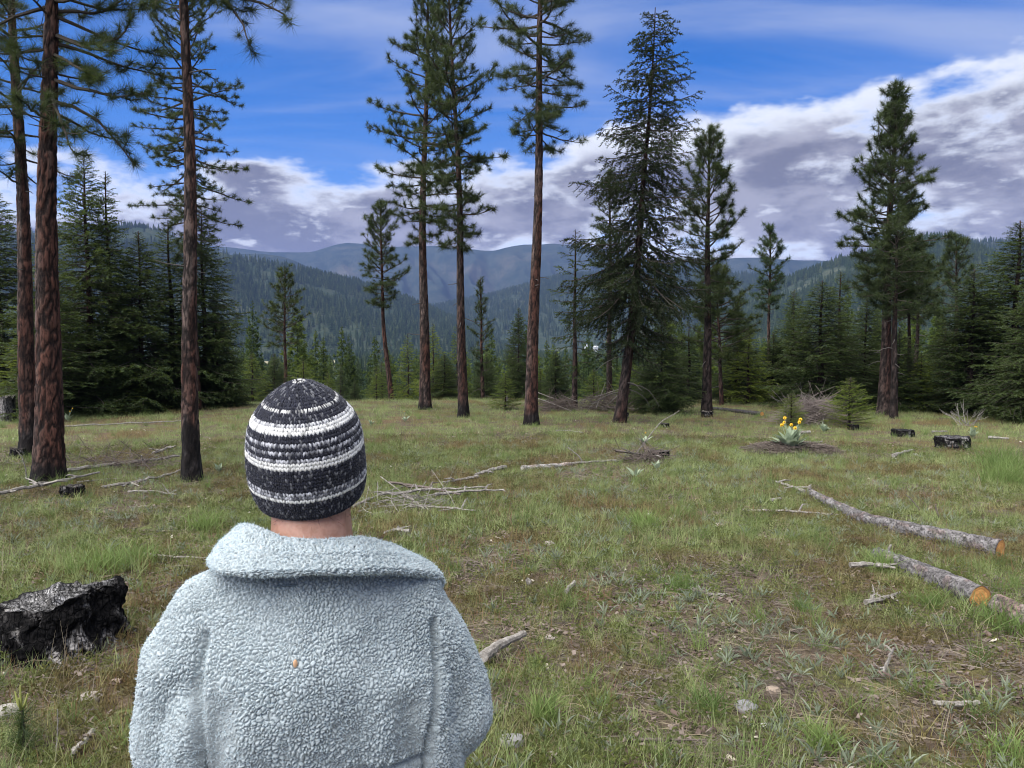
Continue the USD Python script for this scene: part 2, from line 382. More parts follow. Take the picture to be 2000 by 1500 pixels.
def bark_look(name):
    """bark: vertex tint gives plate colour and char, noise gives fissures and flakes"""
    g = NG()
    p = g.n("texture_coordinate", "object")
    t = g.n("attribute", "color", attribute="tint")
    st = g.scalev(p, (1, 1, 0.28))
    fis = g.noise(st, 34.0, 5.0, 0.65, 0.4)
    fl = g.noise(g.scalev(p, (1, 1, 0.6)), 90.0, 4.0, 0.65)
    c = g.mixc(g.map(fis, 0.36, 0.56, 0.85, 0.0), t, (0.012, 0.009, 0.008))
    c = g.mixc(g.map(fl, 0.52, 0.72, 0.0, 0.4), c, (0.20, 0.16, 0.14))
    c = g.mixc(g.math("multiply", 1.0, 0.8), c, t, "overlay")
    b = g.n("bump", "normal", height=g.math("add", fis, g.math("multiply", fl, 0.35)), strength=0.9, distance=0.02)
    return g.build(name, surface=g.n("principled_bsdf", "BSDF", base_color=c, roughness=0.92, specular_ior_level=0.2, normal=b))
M_bark = bark_look("bark_look")
M_twig = simple("twig_look", (0.055, 0.045, 0.036), 0.9)
M_dead = simple("dead_branch_look", (0.085, 0.075, 0.065), 0.9)

GREYB, REDB, DARKB = np.array([0.22, 0.18, 0.16]), np.array([0.18, 0.105, 0.08]), np.array([0.02, 0.018, 0.017])

def trunk_mesh(path_fn, H, r0, rt, sides, rows, seed, plate=0.06, flare=0.35, char=0.0, red=0.5, dark=0.0, zmax=1.0, redside=1.0):
    """trunk with bark plates as relief. path_fn(t) -> xyz; returns (v, f), tint"""
    t = np.linspace(0, 1, rows) ** 1.15 * zmax
    c = path_fn(t)
    r = (r0 + (rt - r0) * t ** 0.85) * (1 + flare * np.exp(-t * H / (1.6 * r0)))
    v, f = tube(c, r, sides, caps=True)
    body = v[: rows * sides].reshape(rows, sides, 3)
    out = body - c[:, None]
    ang = np.arctan2(out[..., 1], out[..., 0])
    hgt = np.broadcast_to((t * H)[:, None], ang.shape)
    q = np.stack([np.cos(ang) * r[:, None] * 16, np.sin(ang) * r[:, None] * 16, hgt * 4.2], -1)
    q = q + 0.5 * (meshkit.noise(q * 0.8, seed)[..., None] - 0.5)
    n = meshkit.fbm(q, 3, seed)
    rid = 1 - np.abs(2 * n - 1) * 2.4
    plates = np.clip(1 - np.clip(rid - 0.42, 0, 1) * 2.2, 0, 1)          # 0 in a fissure, 1 on a plate
    butt = 0.10 * np.exp(-hgt / (1.2 * r0 * 2)) * np.sin(ang * 5 + seed) * (flare > 0.1)
    amp = r0 * plate * 0.9
    dn = amp * (plates - 0.6) / r[:, None] + butt
    v[: rows * sides] = (c[:, None] + out * (1 + dn[..., None])).reshape(-1, 3)
    big = meshkit.fbm(np.stack([np.cos(ang) * 1.2, np.sin(ang) * 1.2, hgt * 0.7], -1), 3, seed + 3)
    redm = np.clip((big - 0.5) * 3 + red + 0.45 * redside * np.cos(ang + 0.4), 0, 1)
    col = GREYB * (1 - redm[..., None]) + REDB * redm[..., None]
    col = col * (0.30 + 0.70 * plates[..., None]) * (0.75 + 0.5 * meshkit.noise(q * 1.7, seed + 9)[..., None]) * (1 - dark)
    if char > 0:
        edge = char * (1 + 0.12 * np.sin(ang * 2 + seed) + 0.35 * (meshkit.noise(np.stack([np.cos(ang) * 3, np.sin(ang) * 3, hgt * 2], -1), seed + 5) - 0.5))
        m = np.clip((edge - hgt) / 0.10, 0, 1)[..., None] * 0.85
        col = col * (1 - m) + (DARKB + 0.06 * plates[..., None] * (meshkit.noise(q * 1.1, seed + 8)[..., None] > 0.62)) * m
    tint = np.vstack([col.reshape(-1, 3), col[0, :1], col[-1, :1]])
    return (v, f), tint

def trunk_path(top, bend, seed):
    top = np.asarray(top, float); r = np.random.default_rng(seed); ph = r.random(2) * 6.3
    def fn(t):
        t = np.asarray(t, float)[..., None]
        off = np.concatenate([np.sin(t * PI) * bend[0] + 0.012 * top[2] * np.sin(t * 9 + ph[0]) * t * (1 - t), np.sin(t * PI) * bend[1] + 0.012 * top[2] * np.sin(t * 8 + ph[1]) * t * (1 - t), 0 * t], -1)
        return top * t + off
    return fn

def limb_path(start, az, el0, el1, L, n, r):
    e = np.linspace(el0, el1, n); a = az + np.cumsum(r.normal(0, 0.13, n)); e = e + np.cumsum(r.normal(0, 0.09, n))
    d = np.stack([np.cos(a) * np.cos(e), np.sin(a) * np.cos(e), np.sin(e)], 1)
    return np.vstack([start, start + np.cumsum(d[:-1] * (L / (n - 1)), 0)])

def grow_limb(path, L, r, tuft_step, twig_len, lo=0.3):
    """side shoots along a limb: returns shoot lines and needle-tuft places"""
    seg = np.linalg.norm(np.diff(path, axis=0), axis=1); cum = np.concatenate([[0], np.cumsum(seg)])
    s = np.arange(L * lo, L, tuft_step) + r.uniform(-0.3, 0.3) * tuft_step
    s = s[(s > 0) & (s < cum[-1])]
    shoots, P_, D_ = [], [], []
    p = np.stack([np.interp(s, cum, path[:, k]) for k in range(3)], 1)
    idx = np.clip(np.searchsorted(cum, s) - 1, 0, len(seg) - 1)
    d = unit(np.diff(path, axis=0)[idx])
    for k in range(len(s)):
        side = unit(np.cross(d[k], [0, 0, 1])) * (1 if (k % 2) else -1)
        q = unit(d[k] * r.uniform(0.3, 0.9) + side * r.uniform(0.35, 1.0) + np.array([0, 0, r.uniform(-0.25, 0.55)]))
        l = twig_len * r.uniform(0.45, 1.15) * (1.15 - 0.6 * s[k] / L)
        mid = p[k] + q * l * 0.55
        q2 = unit(q + np.array([0, 0, r.uniform(0.0, 0.7)]))
        end = mid + q2 * l * 0.45
        shoots.append(np.array([p[k], mid, end])); P_.append(end); D_.append(q2)
        if r.random() < 0.5: P_.append(mid); D_.append(q)
        if l > 0.3 and r.random() < 0.85:
            q3 = unit(q - side * 0.4 + np.array([0, 0, r.uniform(0, 0.5)])); e3 = mid + q3 * l * 0.4
            shoots.append(np.array([mid, e3])); P_.append(e3); D_.append(q3)
    P_.append(path[-1]); D_.append(unit(path[-1] - path[-2]))
    return shoots, np.array(P_), np.array(D_)

def make_pine(root, top, r0, prof, n_limb, seed, tuft=(50, 0.17, 0.0088), el=(-0.25, 0.75), bend=(0, 0), sides=14, rows=70, char=0, red=0.4, dark=0.0,
              step=0.125, twig=0.36, extra=(), plate=0.05, dead=6, tint=(1, 1, 1), flare=0.3, redside=1.0, curl=0.7, face=None):
    """ponderosa pine: bare trunk, open crown of upswept limbs that end in round needle tufts. prof: (height fraction, crown radius in metres), rising"""
    r = np.random.default_rng(seed); H = top[2]
    fn = trunk_path(top, bend, seed)
    (v, f), tc = trunk_mesh(fn, H, r0, 0.018, sides, rows, seed, plate, flare, char, red, dark, redside=redside)
    obj("trunk", (v, f), M_bark, root.GetPath(), smooth=True, color=tc)
    ph, pw = np.array(prof).T
    wood, P_, D_ = [], [], []
    az = r.random() * 6.3
    n_limb = int(n_limb * 1.25)
    hs = ph[0] + (0.985 - ph[0]) * (np.arange(n_limb) + r.random(n_limb) * 0.8) / n_limb
    limbs = []
    for h in hs:
        az += 2.4 + r.normal(0, 0.5)
        k = (h - ph[0]) / max(1 - ph[0], 1e-6)
        L = max(np.interp(h, ph, pw) * r.uniform(0.45, 1.15), 0.18)
        e0 = el[0] + (el[1] - el[0]) * k + r.normal(0, 0.22)
        limbs.append(limb_path(fn(h), az, e0, e0 + curl * (0.35 + 0.4 * k) + r.normal(0, 0.1), L, 7, r))
    for (t, pts) in extra:                                   # limbs the photograph shows one by one
        limbs.append(np.vstack([fn(t), np.asarray(pts)]))
    for pth in limbs:
        if len(pth) < 6:                                     # smooth a hand-placed line
            u = np.linspace(0, len(pth) - 1, 9)
            pth = np.stack([np.interp(u, np.arange(len(pth)), pth[:, c]) for c in range(3)], 1)
            pth[1:-1] = (pth[:-2] + 2 * pth[1:-1] + pth[2:]) / 4 + r.normal(0, 0.01, (len(pth) - 2, 3))
        L = np.linalg.norm(np.diff(pth, axis=0), axis=1).sum()
        rb = 0.008 + 0.014 * L
        wood.append(tube(pth, np.linspace(rb, 0.006, len(pth)), 5))
        sh, p, d = grow_limb(pth, L, r, step, twig)
        for q in sh: wood.append(tube(q, np.linspace(0.007, 0.004, len(q)), 3, caps=False))
        P_.append(p); D_.append(d)
    P_.append(fn(1.0)[None]); D_.append(np.array([[0, 0, 1.0]]))
    P_, D_ = np.vstack(P_), np.vstack(D_)
    obj("branches", join(wood), M_twig, root.GetPath())
    for k in range(dead):                                    # snags on the bare trunk
        h = r.uniform(ph[0] * 0.35, ph[0] * 1.02); a = r.random() * 6.3
        pth = limb_path(fn(h), a, r.uniform(-0.3, 0.3), r.uniform(-0.9, 0.2), r.uniform(0.15, 0.55), 4, r)
        obj("dead_branch", tube(pth, np.linspace(0.012, 0.004, 4), 4), M_dead, root.GetPath())
    # needle tufts: a few round shapes, turned to face along their shoots
    protos = []
    for k in range(5):
        K = int(tuft[0] * (1.25, 1.5, 1.0, 1.35, 0.7)[k])
        T = needles(np.zeros((1, 3)), np.array([[0, 0, 1.0]]), K, tuft[1], tuft[2], 1.05, r, 0.11)
        protos.append((*[tris(T)], M_pine, False, np.repeat((0.75 + 0.5 * r.random(K))[:, None] * np.asarray(tint) * (0.8 + 0.1 * k), 3, 0)))
    z = np.array([0, 0, 1.0]); D_ = unit(D_ + r.normal(0, 0.25, D_.shape)); ax = np.cross(np.broadcast_to(z, D_.shape), D_); q = np.concatenate([1 + D_[:, 2:3], ax], 1) + 1e-6
    q /= np.linalg.norm(q, axis=1, keepdims=True)
    instancer(f"{root.GetPath()}/needles", protos, P_, r.choice(5, len(P_), p=(.3, .2, .2, .2, .1)), q, r.uniform(0.75, 1.2, len(P_)))
    return root

def fir_branch(L, r, step, nl, nw, droop, hang, nstep):
    """one bough along +x in its own frame: axis line, needle triangles, tint"""
    n = 6; s = np.linspace(0, 1, n)
    ax = np.stack([s * L, 0.04 * L * np.sin(s * 4 + r.random() * 6), -droop * L * np.sin(s * 2.2)], 1)
    tw_p, tw_d, tw_l, tw_s = [ax[-1] - [0.12, 0, 0]], [np.array([1, 0, -0.1])], [0.18], [1.0]
    for k, x in enumerate(np.arange(0.16 * L, L, step)):
        u = x / L; sd = 1 if k % 2 else -1
        p = np.array([np.interp(u, s, ax[:, c]) for c in range(3)])
        l = (0.46 * L * (1 - u) ** 0.75 * min(1, (u + 0.12) * 2.2) + 0.09) * r.uniform(0.7, 1.15)
        d = np.array([r.uniform(0.55, 0.9), sd * r.uniform(0.6, 0.95), -hang * r.uniform(0.3, 1.2)])
        tw_p.append(p); tw_d.append(d); tw_l.append(l); tw_s.append(u)
        if l > 0.32:
            for q in (0.4, 0.7):
                dd = d + np.array([0.5, -sd * 0.9, -hang * 0.4]); pp = p + unit(d) * l * q
                tw_p.append(pp); tw_d.append(dd); tw_l.append(l * 0.42 * (1.2 - q)); tw_s.append(min(1, u + 0.2))
    T, C, lines = [], [], []
    for p, d, l, u in zip(tw_p, tw_d, tw_l, tw_s):
        d = unit(np.asarray(d, float)); m = max(2, int(l / nstep))
        x = (np.arange(m) + 0.5) / m
        sag = np.stack([0 * x, 0 * x, -hang * 0.5 * l * x ** 2], 1)
        c = p + d * (x * l)[:, None] + sag
        perp = unit(np.cross(d, [0, 0, 1.0])); up = np.cross(perp, d)
        for sd in (-1, 1, 0):
            q = unit(d * r.uniform(0.5, 0.9, (m, 1)) + up * (0.9 * (sd == 0) * np.sign(r.random((m, 1)) - 0.4)) + perp * sd * r.uniform(0.5, 1.0, (m, 1)) + up * r.uniform(-0.35, 0.6, (m, 1)))
            w = unit(np.cross(q, r.normal(size=(m, 3)))) * nw / 2
            T.append(np.stack([c - w, c + w, c + q * nl * r.uniform(0.75, 1.2, (m, 1))], 1))
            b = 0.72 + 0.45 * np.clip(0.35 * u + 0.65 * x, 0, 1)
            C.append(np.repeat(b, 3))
        lines.append(np.array([p, c[-1]]))
    return ax, lines, np.vstack(T), np.concatenate(C)

def make_fir(root, H, R, seed, n=150, base=0.06, taper=0.9, droop=0.10, hang=0.35, rad=None, step=0.085, nl=0.056, nw=0.021, nstep=0.030, gaps=0.12, top_el=0.75, low_el=-0.15,
             top=None, bend=(0, 0), prof=None, dead=0, red=0.1, tint=(1, 1, 1), extra=(), sides=10, rows=40, raw=False):
    """Douglas fir / grand fir: tapering spire of flat drooping sprays"""
    r = np.random.default_rng(seed)
    top = np.array([0, 0, H]) if top is None else np.asarray(top, float); H = top[2]
    fn = trunk_path(top, bend, seed); rad = rad or 0.011 * H + 0.015
    (v, f), tc = trunk_mesh(fn, H, rad, 0.008, sides, rows, seed, 0.04, 0.3, 0, red, 0.25)
    if not raw: obj("trunk", (v, f), M_bark, root.GetPath(), smooth=True, color=tc)
    lens = np.array([0.35, 0.7, 1.1, 1.7, 2.4, 3.2])
    lens = lens[lens < max(R * 1.5, 0.5)]
    tmpl = {i: [fir_branch(l, r, step, nl, nw, droop, hang, nstep) for _ in range(2)] for i, l in enumerate(lens)}
    T, C, wood = [], [], []
    az = r.random() * 6.3
    hs = base + (0.99 - base) * ((np.arange(n) + r.random(n)) / n) ** 0.95
    items = []
    for h in hs:
        az += 2.4 + r.normal(0, 0.45)
        if r.random() < gaps: continue
        L = (np.interp(h, *np.array(prof).T) if prof is not None else R * (1 - (h - base) / (1 - base)) ** taper * min(1, 0.55 + (h - base) * 4)) * r.uniform(0.5, 1.22) + 0.06
        e = low_el + (top_el - low_el) * ((h - base) / (1 - base)) ** 1.4 + r.normal(0, 0.17)
        items.append((h, az, e, L))
    items += list(extra)
    for h, a, e, L in items:
        i = int(np.argmin(np.abs(lens - L))); ax, lines, t, c = tmpl[i][r.integers(2)]
        sc = L / lens[i]
        ca, sa, ce, se = math.cos(a), math.sin(a), math.cos(e), math.sin(e)
        roll = r.normal(0, 0.45); cr, sr = math.cos(roll), math.sin(roll)
        Rm = np.array([[ca, -sa, 0], [sa, ca, 0], [0, 0, 1]]) @ np.array([[ce, 0, -se], [0, 1, 0], [se, 0, ce]]) @ np.array([[1, 0, 0], [0, cr, -sr], [0, sr, cr]]) * sc
        o = fn(h)
        T.append(t @ Rm.T + o); C.append(c * r.uniform(0.85, 1.15))
        wood.append(tube(ax @ Rm.T + o, np.linspace(0.006 + 0.009 * L, 0.004, len(ax)), 4, caps=False))
        if L > 0.7:
            for ln in lines[1::2]: wood.append(tube(ln @ Rm.T + o, np.array([0.005, 0.003]), 3, caps=False))
    if raw:
        T = np.vstack(T); m = join([tris(T), tube(np.array([[0, 0, -.2], top * .5, top]), np.array([rad, rad * .5, .01]), 5)])
        return m, np.vstack([np.concatenate(C)[:, None] * np.asarray(tint), np.full((len(m[0]) - len(T) * 3, 3), 0.5)])
    for k in range(dead):
        h = r.uniform(base * 0.4, base * 1.6); pth = limb_path(fn(h), r.random() * 6.3, r.uniform(-0.4, 0.1), r.uniform(-1.2, -0.4), r.uniform(0.4, 1.1), 6, r)
        obj("dead_branch", tube(pth, np.linspace(0.014, 0.004, 6), 4), M_dead, root.GetPath())
    obj("branches", join(wood), M_twig, root.GetPath())
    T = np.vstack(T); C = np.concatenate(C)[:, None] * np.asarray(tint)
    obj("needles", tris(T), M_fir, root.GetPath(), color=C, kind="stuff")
    return root

PINES = "tall ponderosa pines of the clearing"
def pine(label, base, top, width, crown, n, seed, r=None, name="pine_tree", extra=(), wide=1.1, **kw):
    """base, top: pixels; width: trunk width near the ground in pixels; crown: (pixel row, half width in pixels) from its lowest limb up"""
    b = hit(*base) if r is None else at(base[0], base[1], r)
    if r is not None: b[2] = ground_z(b[0], b[1]) - 0.05
    rr = math.hypot(b[0], b[1]); tp = at(top[0], top[1], rr)
    tr = tp - b
    zs = [at(top[0], y, rr)[2] - b[2] for y, _ in crown]
    prof = [(z / tr[2], wide * w * rr / F) for z, (_, w) in zip(zs, crown)]
    ex = []
    for pts in extra:                                       # first point: on the trunk; the others (px, py, nearer or farther in metres)
        t0 = (at(top[0], pts[0], rr)[2] - b[2]) / tr[2]
        ex.append((t0, [at(x, y, rr + dz) - b for x, y, dz in pts[1:]]))
    root = thing(name, label, "pine tree", b - [0, 0, 0.03])
    make_pine(root, tr, width * rr / F / 2, prof, int(n * 1.2), seed, extra=ex, **kw)
    return root, b, rr

# the pines that stand in the clearing, left to right
pine("dark leaning pine trunk at the far left, just behind the thick reddish pine", (60, 890), (8, -420), 30, [(330, 60), (200, 110), (0, 140), (-200, 110), (-420, 20)], 34, 21, tuft=(80, 0.19, 0.0042), sides=40, rows=220, plate=0.07, char=0.55, red=0.35, step=0.15, dead=4,
     extra=[(200, (-30, 150, -0.3), (-60, 200, -0.5)), (290, (20, 250, -0.5), (-40, 255, -0.8)), (170, (75, 120, -0.4), (120, 130, -0.7)), (360, (0, 330, -0.3), (-30, 300, -0.5))])
pine("thickest reddish pine trunk at the left with charred foot, scaly bark", (95, 945), (98, -640), 47, [(150, 95), (60, 150), (-150, 190), (-400, 130), (-640, 20)], 40, 22, tuft=(90, 0.19, 0.0040), sides=72, rows=360, plate=0.085, char=0.32, red=0.55, step=0.14, dead=2,
     extra=[(150, (170, 170, -0.4), (230, 190, -0.7), (300, 172, -0.9)), (190, (160, 210, -0.3), (215, 250, -0.5), (265, 320, -0.5)), (215, (150, 235, 0.3), (200, 270, 0.2), (240, 262, 0.1)), (60, (180, 90, -0.3), (240, 70, -0.3), (262, 20, -0.2)), (100, (160, 130, -0.5), (200, 150, -0.8)), (20, (200, 20, 0.3), (265, -20, 0.4)), (230, (60, 210, -0.5), (30, 180, -0.7)), (170, (120, 240, -0.7), (150, 300, -0.8))])
pine("slim straight pine whose trunk is charred black up to a sharp line", (375, 940), (352, -560), 33, [(-20, 70), (-120, 130), (-300, 150), (-560, 20)], 30, 23, tuft=(90, 0.19, 0.0040), sides=60, rows=340, plate=0.07, char=0.80, red=0.25, step=0.14, dead=5, redside=0.6,
     extra=[(-40, (420, -30, -0.3), (480, -10, -0.5), (540, 10, -0.6), (568, 45, -0.7)), (-40, (430, -20, -0.2), (470, 30, -0.5), (488, 85, -0.6)), (-60, (450, -60, -0.2), (520, -30, -0.4), (560, 0, -0.5)), (-50, (310, -20, -0.4), (300, 15, -0.6))])
pine("drooping pine crown directly behind the slim charred trunk", (380, 800), (352, -70), 22, [(480, 45), (420, 78), (330, 92), (200, 95), (80, 88), (-30, 55), (-70, 15)], 92, 24, tuft=(48, 0.14, 0.0075), el=(-0.65, 0.55), curl=0.45, bend=(0.06, 0), step=0.15, twig=0.3, red=0.3)
pine("tall pine left of the central pair with a crown from mid trunk up", (830, 800), (838, -70), 23, [(470, 28), (430, 75), (380, 98), (250, 105), (150, 90), (60, 70), (-70, 10)], 60, 25, red=0.3, el=(-0.3, 0.85), bend=(-0.08, 0), rows=110, sides=24, char=0.25)
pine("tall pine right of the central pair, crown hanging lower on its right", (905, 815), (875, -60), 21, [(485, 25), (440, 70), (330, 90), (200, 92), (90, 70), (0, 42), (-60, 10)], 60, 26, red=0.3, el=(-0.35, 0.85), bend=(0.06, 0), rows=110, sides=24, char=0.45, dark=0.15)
pine("tallest straight pine right of the person with long bare reddish trunk", (1037, 830), (1066, -330), 27, [(286, 30), (250, 78), (180, 85), (70, 110), (-50, 130), (-200, 90), (-330, 12)], 74, 27, wide=1.18, tuft=(60, 0.17, 0.0052), red=0.5, el=(-0.45, 0.75), rows=150, sides=32, char=0.38, plate=0.06)
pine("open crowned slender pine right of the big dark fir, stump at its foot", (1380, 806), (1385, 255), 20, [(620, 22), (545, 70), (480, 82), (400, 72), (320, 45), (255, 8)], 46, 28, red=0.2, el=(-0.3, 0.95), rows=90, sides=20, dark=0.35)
pine("tall full pine standing alone on the right with a pointed top", (1725, 810), (1752, 160), 22, [(600, 30), (560, 90), (500, 105), (430, 112), (350, 82), (270, 58), (210, 24), (160, 8)], 100, 29, wide=0.86, red=0.3, el=(-0.2, 1.0), rows=90, sides=20, bend=(-0.03, 0), dark=0.1)
# slimmer and farther pines
pine("small dense round pine on a bare leaning stem, left of the central pair", (767, 778), (744, 398), 12, [(600, 20), (575, 48), (530, 56), (470, 48), (430, 34), (398, 8)], 48, 30, r=29, tuft=(44, 0.16, 0.008), red=0.9, el=(-0.25, 0.9), bend=(-0.15, 0))
pine("dark green pine on a bare stem in front of the wooded hill, left", (557, 765), (556, 527), 9, [(675, 18), (650, 48), (610, 46), (570, 32), (527, 8)], 42, 31, r=36, tuft=(40, 0.18, 0.011), el=(-0.15, 0.9), twig=0.42, step=0.24, red=0.6, tint=(1.05, 1.0, 0.8))
pine("spindly young pine with a bare pointed leader, right of the central pair", (943, 795), (938, 545), 9, [(760, 18), (700, 30), (640, 28), (590, 16), (545, 4)], 36, 32, r=27, tuft=(34, 0.13, 0.007), el=(0.0, 1.0), red=0.3, twig=0.22, dead=2)
pine("thin dim pine showing behind the big dark fir", (1190, 790), (1192, 330), 13, [(600, 25), (520, 42), (430, 45), (370, 28), (330, 6)], 36, 33, r=27, tuft=(44, 0.16, 0.007), dark=0.4, el=(-0.2, 0.9))
pine("small narrow pine above the firs, left of the lone full pine", (1500, 790), (1505, 440), 9, [(610, 22), (570, 38), (520, 33), (475, 20), (440, 5)], 38, 34, r=30, tuft=(44, 0.17, 0.008), el=(0.0, 1.0), tint=(0.85, 1.0, 1.05))
pine("dark open pine behind and right of the lone full pine", (1868, 795), (1868, 462), 9, [(650, 26), (600, 38), (540, 40), (500, 30), (462, 6)], 32, 35, r=31, tuft=(44, 0.18, 0.008), el=(-0.1, 0.9))
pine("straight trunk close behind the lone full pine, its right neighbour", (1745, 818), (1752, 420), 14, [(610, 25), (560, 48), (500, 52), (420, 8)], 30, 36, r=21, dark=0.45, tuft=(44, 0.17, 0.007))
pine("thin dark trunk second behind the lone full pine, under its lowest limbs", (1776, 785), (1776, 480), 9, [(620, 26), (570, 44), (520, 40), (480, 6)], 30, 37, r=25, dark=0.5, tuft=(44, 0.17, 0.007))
pine("grey trunk farthest right in the cluster behind the lone full pine", (1786, 770), (1797, 500), 10, [(620, 30), (580, 46), (530, 38), (500, 8)], 28, 38, r=28, dark=0.3, tuft=(44, 0.18, 0.008), red=0.1)
pine("bushy young pine under the open crowned slender pine", (1410, 800), (1398, 520), 9, [(700, 60), (650, 75), (600, 62), (560, 40), (520, 8)], 44, 39, r=24, tuft=(46, 0.17, 0.007), tint=(1.1, 1.05, 0.75), el=(-0.1, 0.8))

# the big shaggy fir right of the centre: leaning trunk, long drooping boughs
b = hit(1210, 825); rr = math.hypot(b[0], b[1]); tp = at(1280, 12, rr)
prof7 = [((at(1270, y, rr)[2] - b[2]) / (tp - b)[2], w * rr / F) for y, w in [(680, 50), (620, 100), (560, 135), (480, 130), (400, 112), (300, 92), (230, 84), (150, 60), (80, 40), (12, 9)]]
t7 = thing("fir_tree", "big shaggy dark fir with a leaning trunk, right of the centre", "fir tree", b - [0, 0, 0.03])
make_fir(t7, None, 2.0, 51, n=340, base=prof7[0][0], prof=prof7, top=tp - b, bend=(0.10, 0), droop=0.16, hang=0.6, gaps=0.16, rad=0.135, low_el=-0.25, top_el=0.35, dead=9, red=0.35, sides=24, rows=90, step=0.085, tint=(0.42, 0.43, 0.44))

# firs: a few kinds are built once, the other firs are copies of these
FIR_SRC, FIR_H = {}, {}
FIR_KIND = dict(
    full=dict(H=7.0, R=1.45, n=330, hang=0.55, droop=0.14, base=0.02, taper=0.85, gaps=0.05, seed=61),
    broad=dict(H=6.0, R=1.75, n=320, base=0.015, taper=0.95, gaps=0.05, seed=62, hang=0.5, droop=0.13),
    narrow=dict(H=7.0, R=0.95, n=230, base=0.03, taper=0.8, gaps=0.10, seed=63),
    open=dict(H=6.0, R=0.80, n=62, base=0.16, taper=0.55, gaps=0.2, seed=64, droop=0.14, hang=0.5, low_el=-0.1),
    young=dict(H=2.0, R=0.62, n=150, base=0.03, taper=0.8, gaps=0.03, seed=65, nl=0.03, nw=0.008, nstep=0.02, step=0.055, low_el=0.25, hang=0.1, tint=(3.4, 2.9, 1.5)),
    bright=dict(H=4.0, R=0.95, n=120, base=0.03, taper=0.85, gaps=0.05, seed=66, tint=(2.3, 2.05, 1.1), low_el=0.1),
)
def fir(label, kind, top, base=None, r=None, hw=None, rot=None, group=None, name="fir_tree"):
    if base is not None and r is None: b = hit(*base)
    else:
        b = at(top[0] if base is None else base[0], 700, r); b[2] = ground_z(b[0], b[1]) - 0.05
    rr = math.hypot(b[0], b[1]); H = at(top[0], top[1], rr)[2] - b[2]
    K = FIR_KIND[kind]
    s = H / K["H"]; w = s if hw is None else 1.28 * hw * rr / F / K["R"]
    rot = (top[0] * 0.37 + top[1]) % 6.28 if rot is None else rot
    if kind not in FIR_SRC:
        t = thing(name, label, "fir tree", b, rot, group, np.array([w, w, s]))
        make_fir(t, **K); FIR_SRC[kind] = t.GetPath()
        return t
    x = thing(name, label, "fir tree", b, rot, group, np.array([w, w, s]))
    x.GetPrim().GetReferences().AddInternalReference(FIR_SRC[kind]); x.GetPrim().SetInstanceable(True)
    return x

# left wall of firs
fir("tall dark fir spire between the reddish trunk and the charred trunk", "full", (172, 300), (180, 806), hw=100)
fir("fir just right of the tall left spire, its top dotted with cones", "narrow", (217, 335), None, 23.5, hw=62)
fir("broad dark fir left of the slim charred trunk", "broad", (282, 452), (280, 802), hw=105)
fir("dense dark fir right of the slim charred trunk", "full", (392, 400), (402, 795), hw=82)
fir("dark fir filling the gap behind the slim charred trunk", "narrow", (335, 430), None, 24, hw=70)
fir("big fir cut off by the left edge of the picture", "full", (8, 372), (5, 800), hw=105)
fir("short fir at the left edge in front of the big cut off fir", "bright", (35, 660), (40, 806), hw=55)
fir("fir between the two left pine trunks", "narrow", (100, 470), None, 22, hw=80)
fir("low fir with bright yellow green tips at the foot of the left firs", "bright", (262, 745), (255, 806), hw=60)
fir("low fir left of the bright tipped fir", "broad", (150, 600), (135, 806), hw=75)
fir("lower dark fir in front of the dense fir right of the charred trunk", "broad", (430, 600), (425, 794), hw=55)
fir("bright young fir at the right foot of the left firs", "bright", (492, 688), None, 29, hw=36)
fir("round dark young fir right of the bright young fir, near the hat", "broad", (535, 690), None, 33, hw=38)
fir("small fir beside the pine stem above the hat", "bright", (592, 700), None, 38, hw=34)
# small firs beyond the edge of the clearing, centre
fir("yellow green fir left of the left central pine", "bright", (797, 652), None, 28, hw=30)
fir("yellow green fir right of the left central pine, taller", "bright", (846, 632), None, 27, hw=34)
fir("dark fir between the central pair of pines", "full", (868, 690), None, 26, hw=40)
fir("yellow green fir close left of the spindly young pine", "bright", (893, 632), None, 28, hw=30)
fir("dark fir low behind the spindly young pine", "broad", (950, 690), None, 29, hw=36)
fir("bushy dark fir touching the tallest straight trunk on its left", "broad", (1013, 600), None, 26, hw=44)
fir("low bright green bush fir below the bushy dark fir", "bright", (985, 728), (987, 800), hw=30)
fir("dark narrow fir right of the tallest straight trunk", "full", (1086, 686), (1085, 797), hw=36)
fir("pale young fir right of the narrow dark fir", "bright", (1056, 720), None, 27, hw=24)
fir("thin ragged fir with bare gaps left of the big shaggy fir", "open", (1130, 448), (1122, 800), hw=52)
fir("small bright fir at the foot of the thin ragged fir", "bright", (1160, 720), None, 27, hw=30)
fir("dark fir filling the space right of the leaning fir trunk", "broad", (1290, 590), (1290, 806), hw=66)
fir("bright fir seen between the leaning trunk and the dim pine", "bright", (1230, 700), None, 26, hw=36)
fir("narrow fir above the small firs, left of the tallest trunk", "narrow", (745, 705), None, 40, hw=22)
fir("small fir right of the hat, beyond the meadow edge", "narrow", (665, 712), None, 45, hw=20)
fir("tiny fir right of the hat, second from it", "full", (692, 742), None, 40, hw=18)
fir("pale fir left of the small dense round pine stem", "bright", (735, 715), None, 33, hw=26)
fir("young fir against the valley wood, nearest the hat top", "bright", (640, 725), None, 40, hw=20)
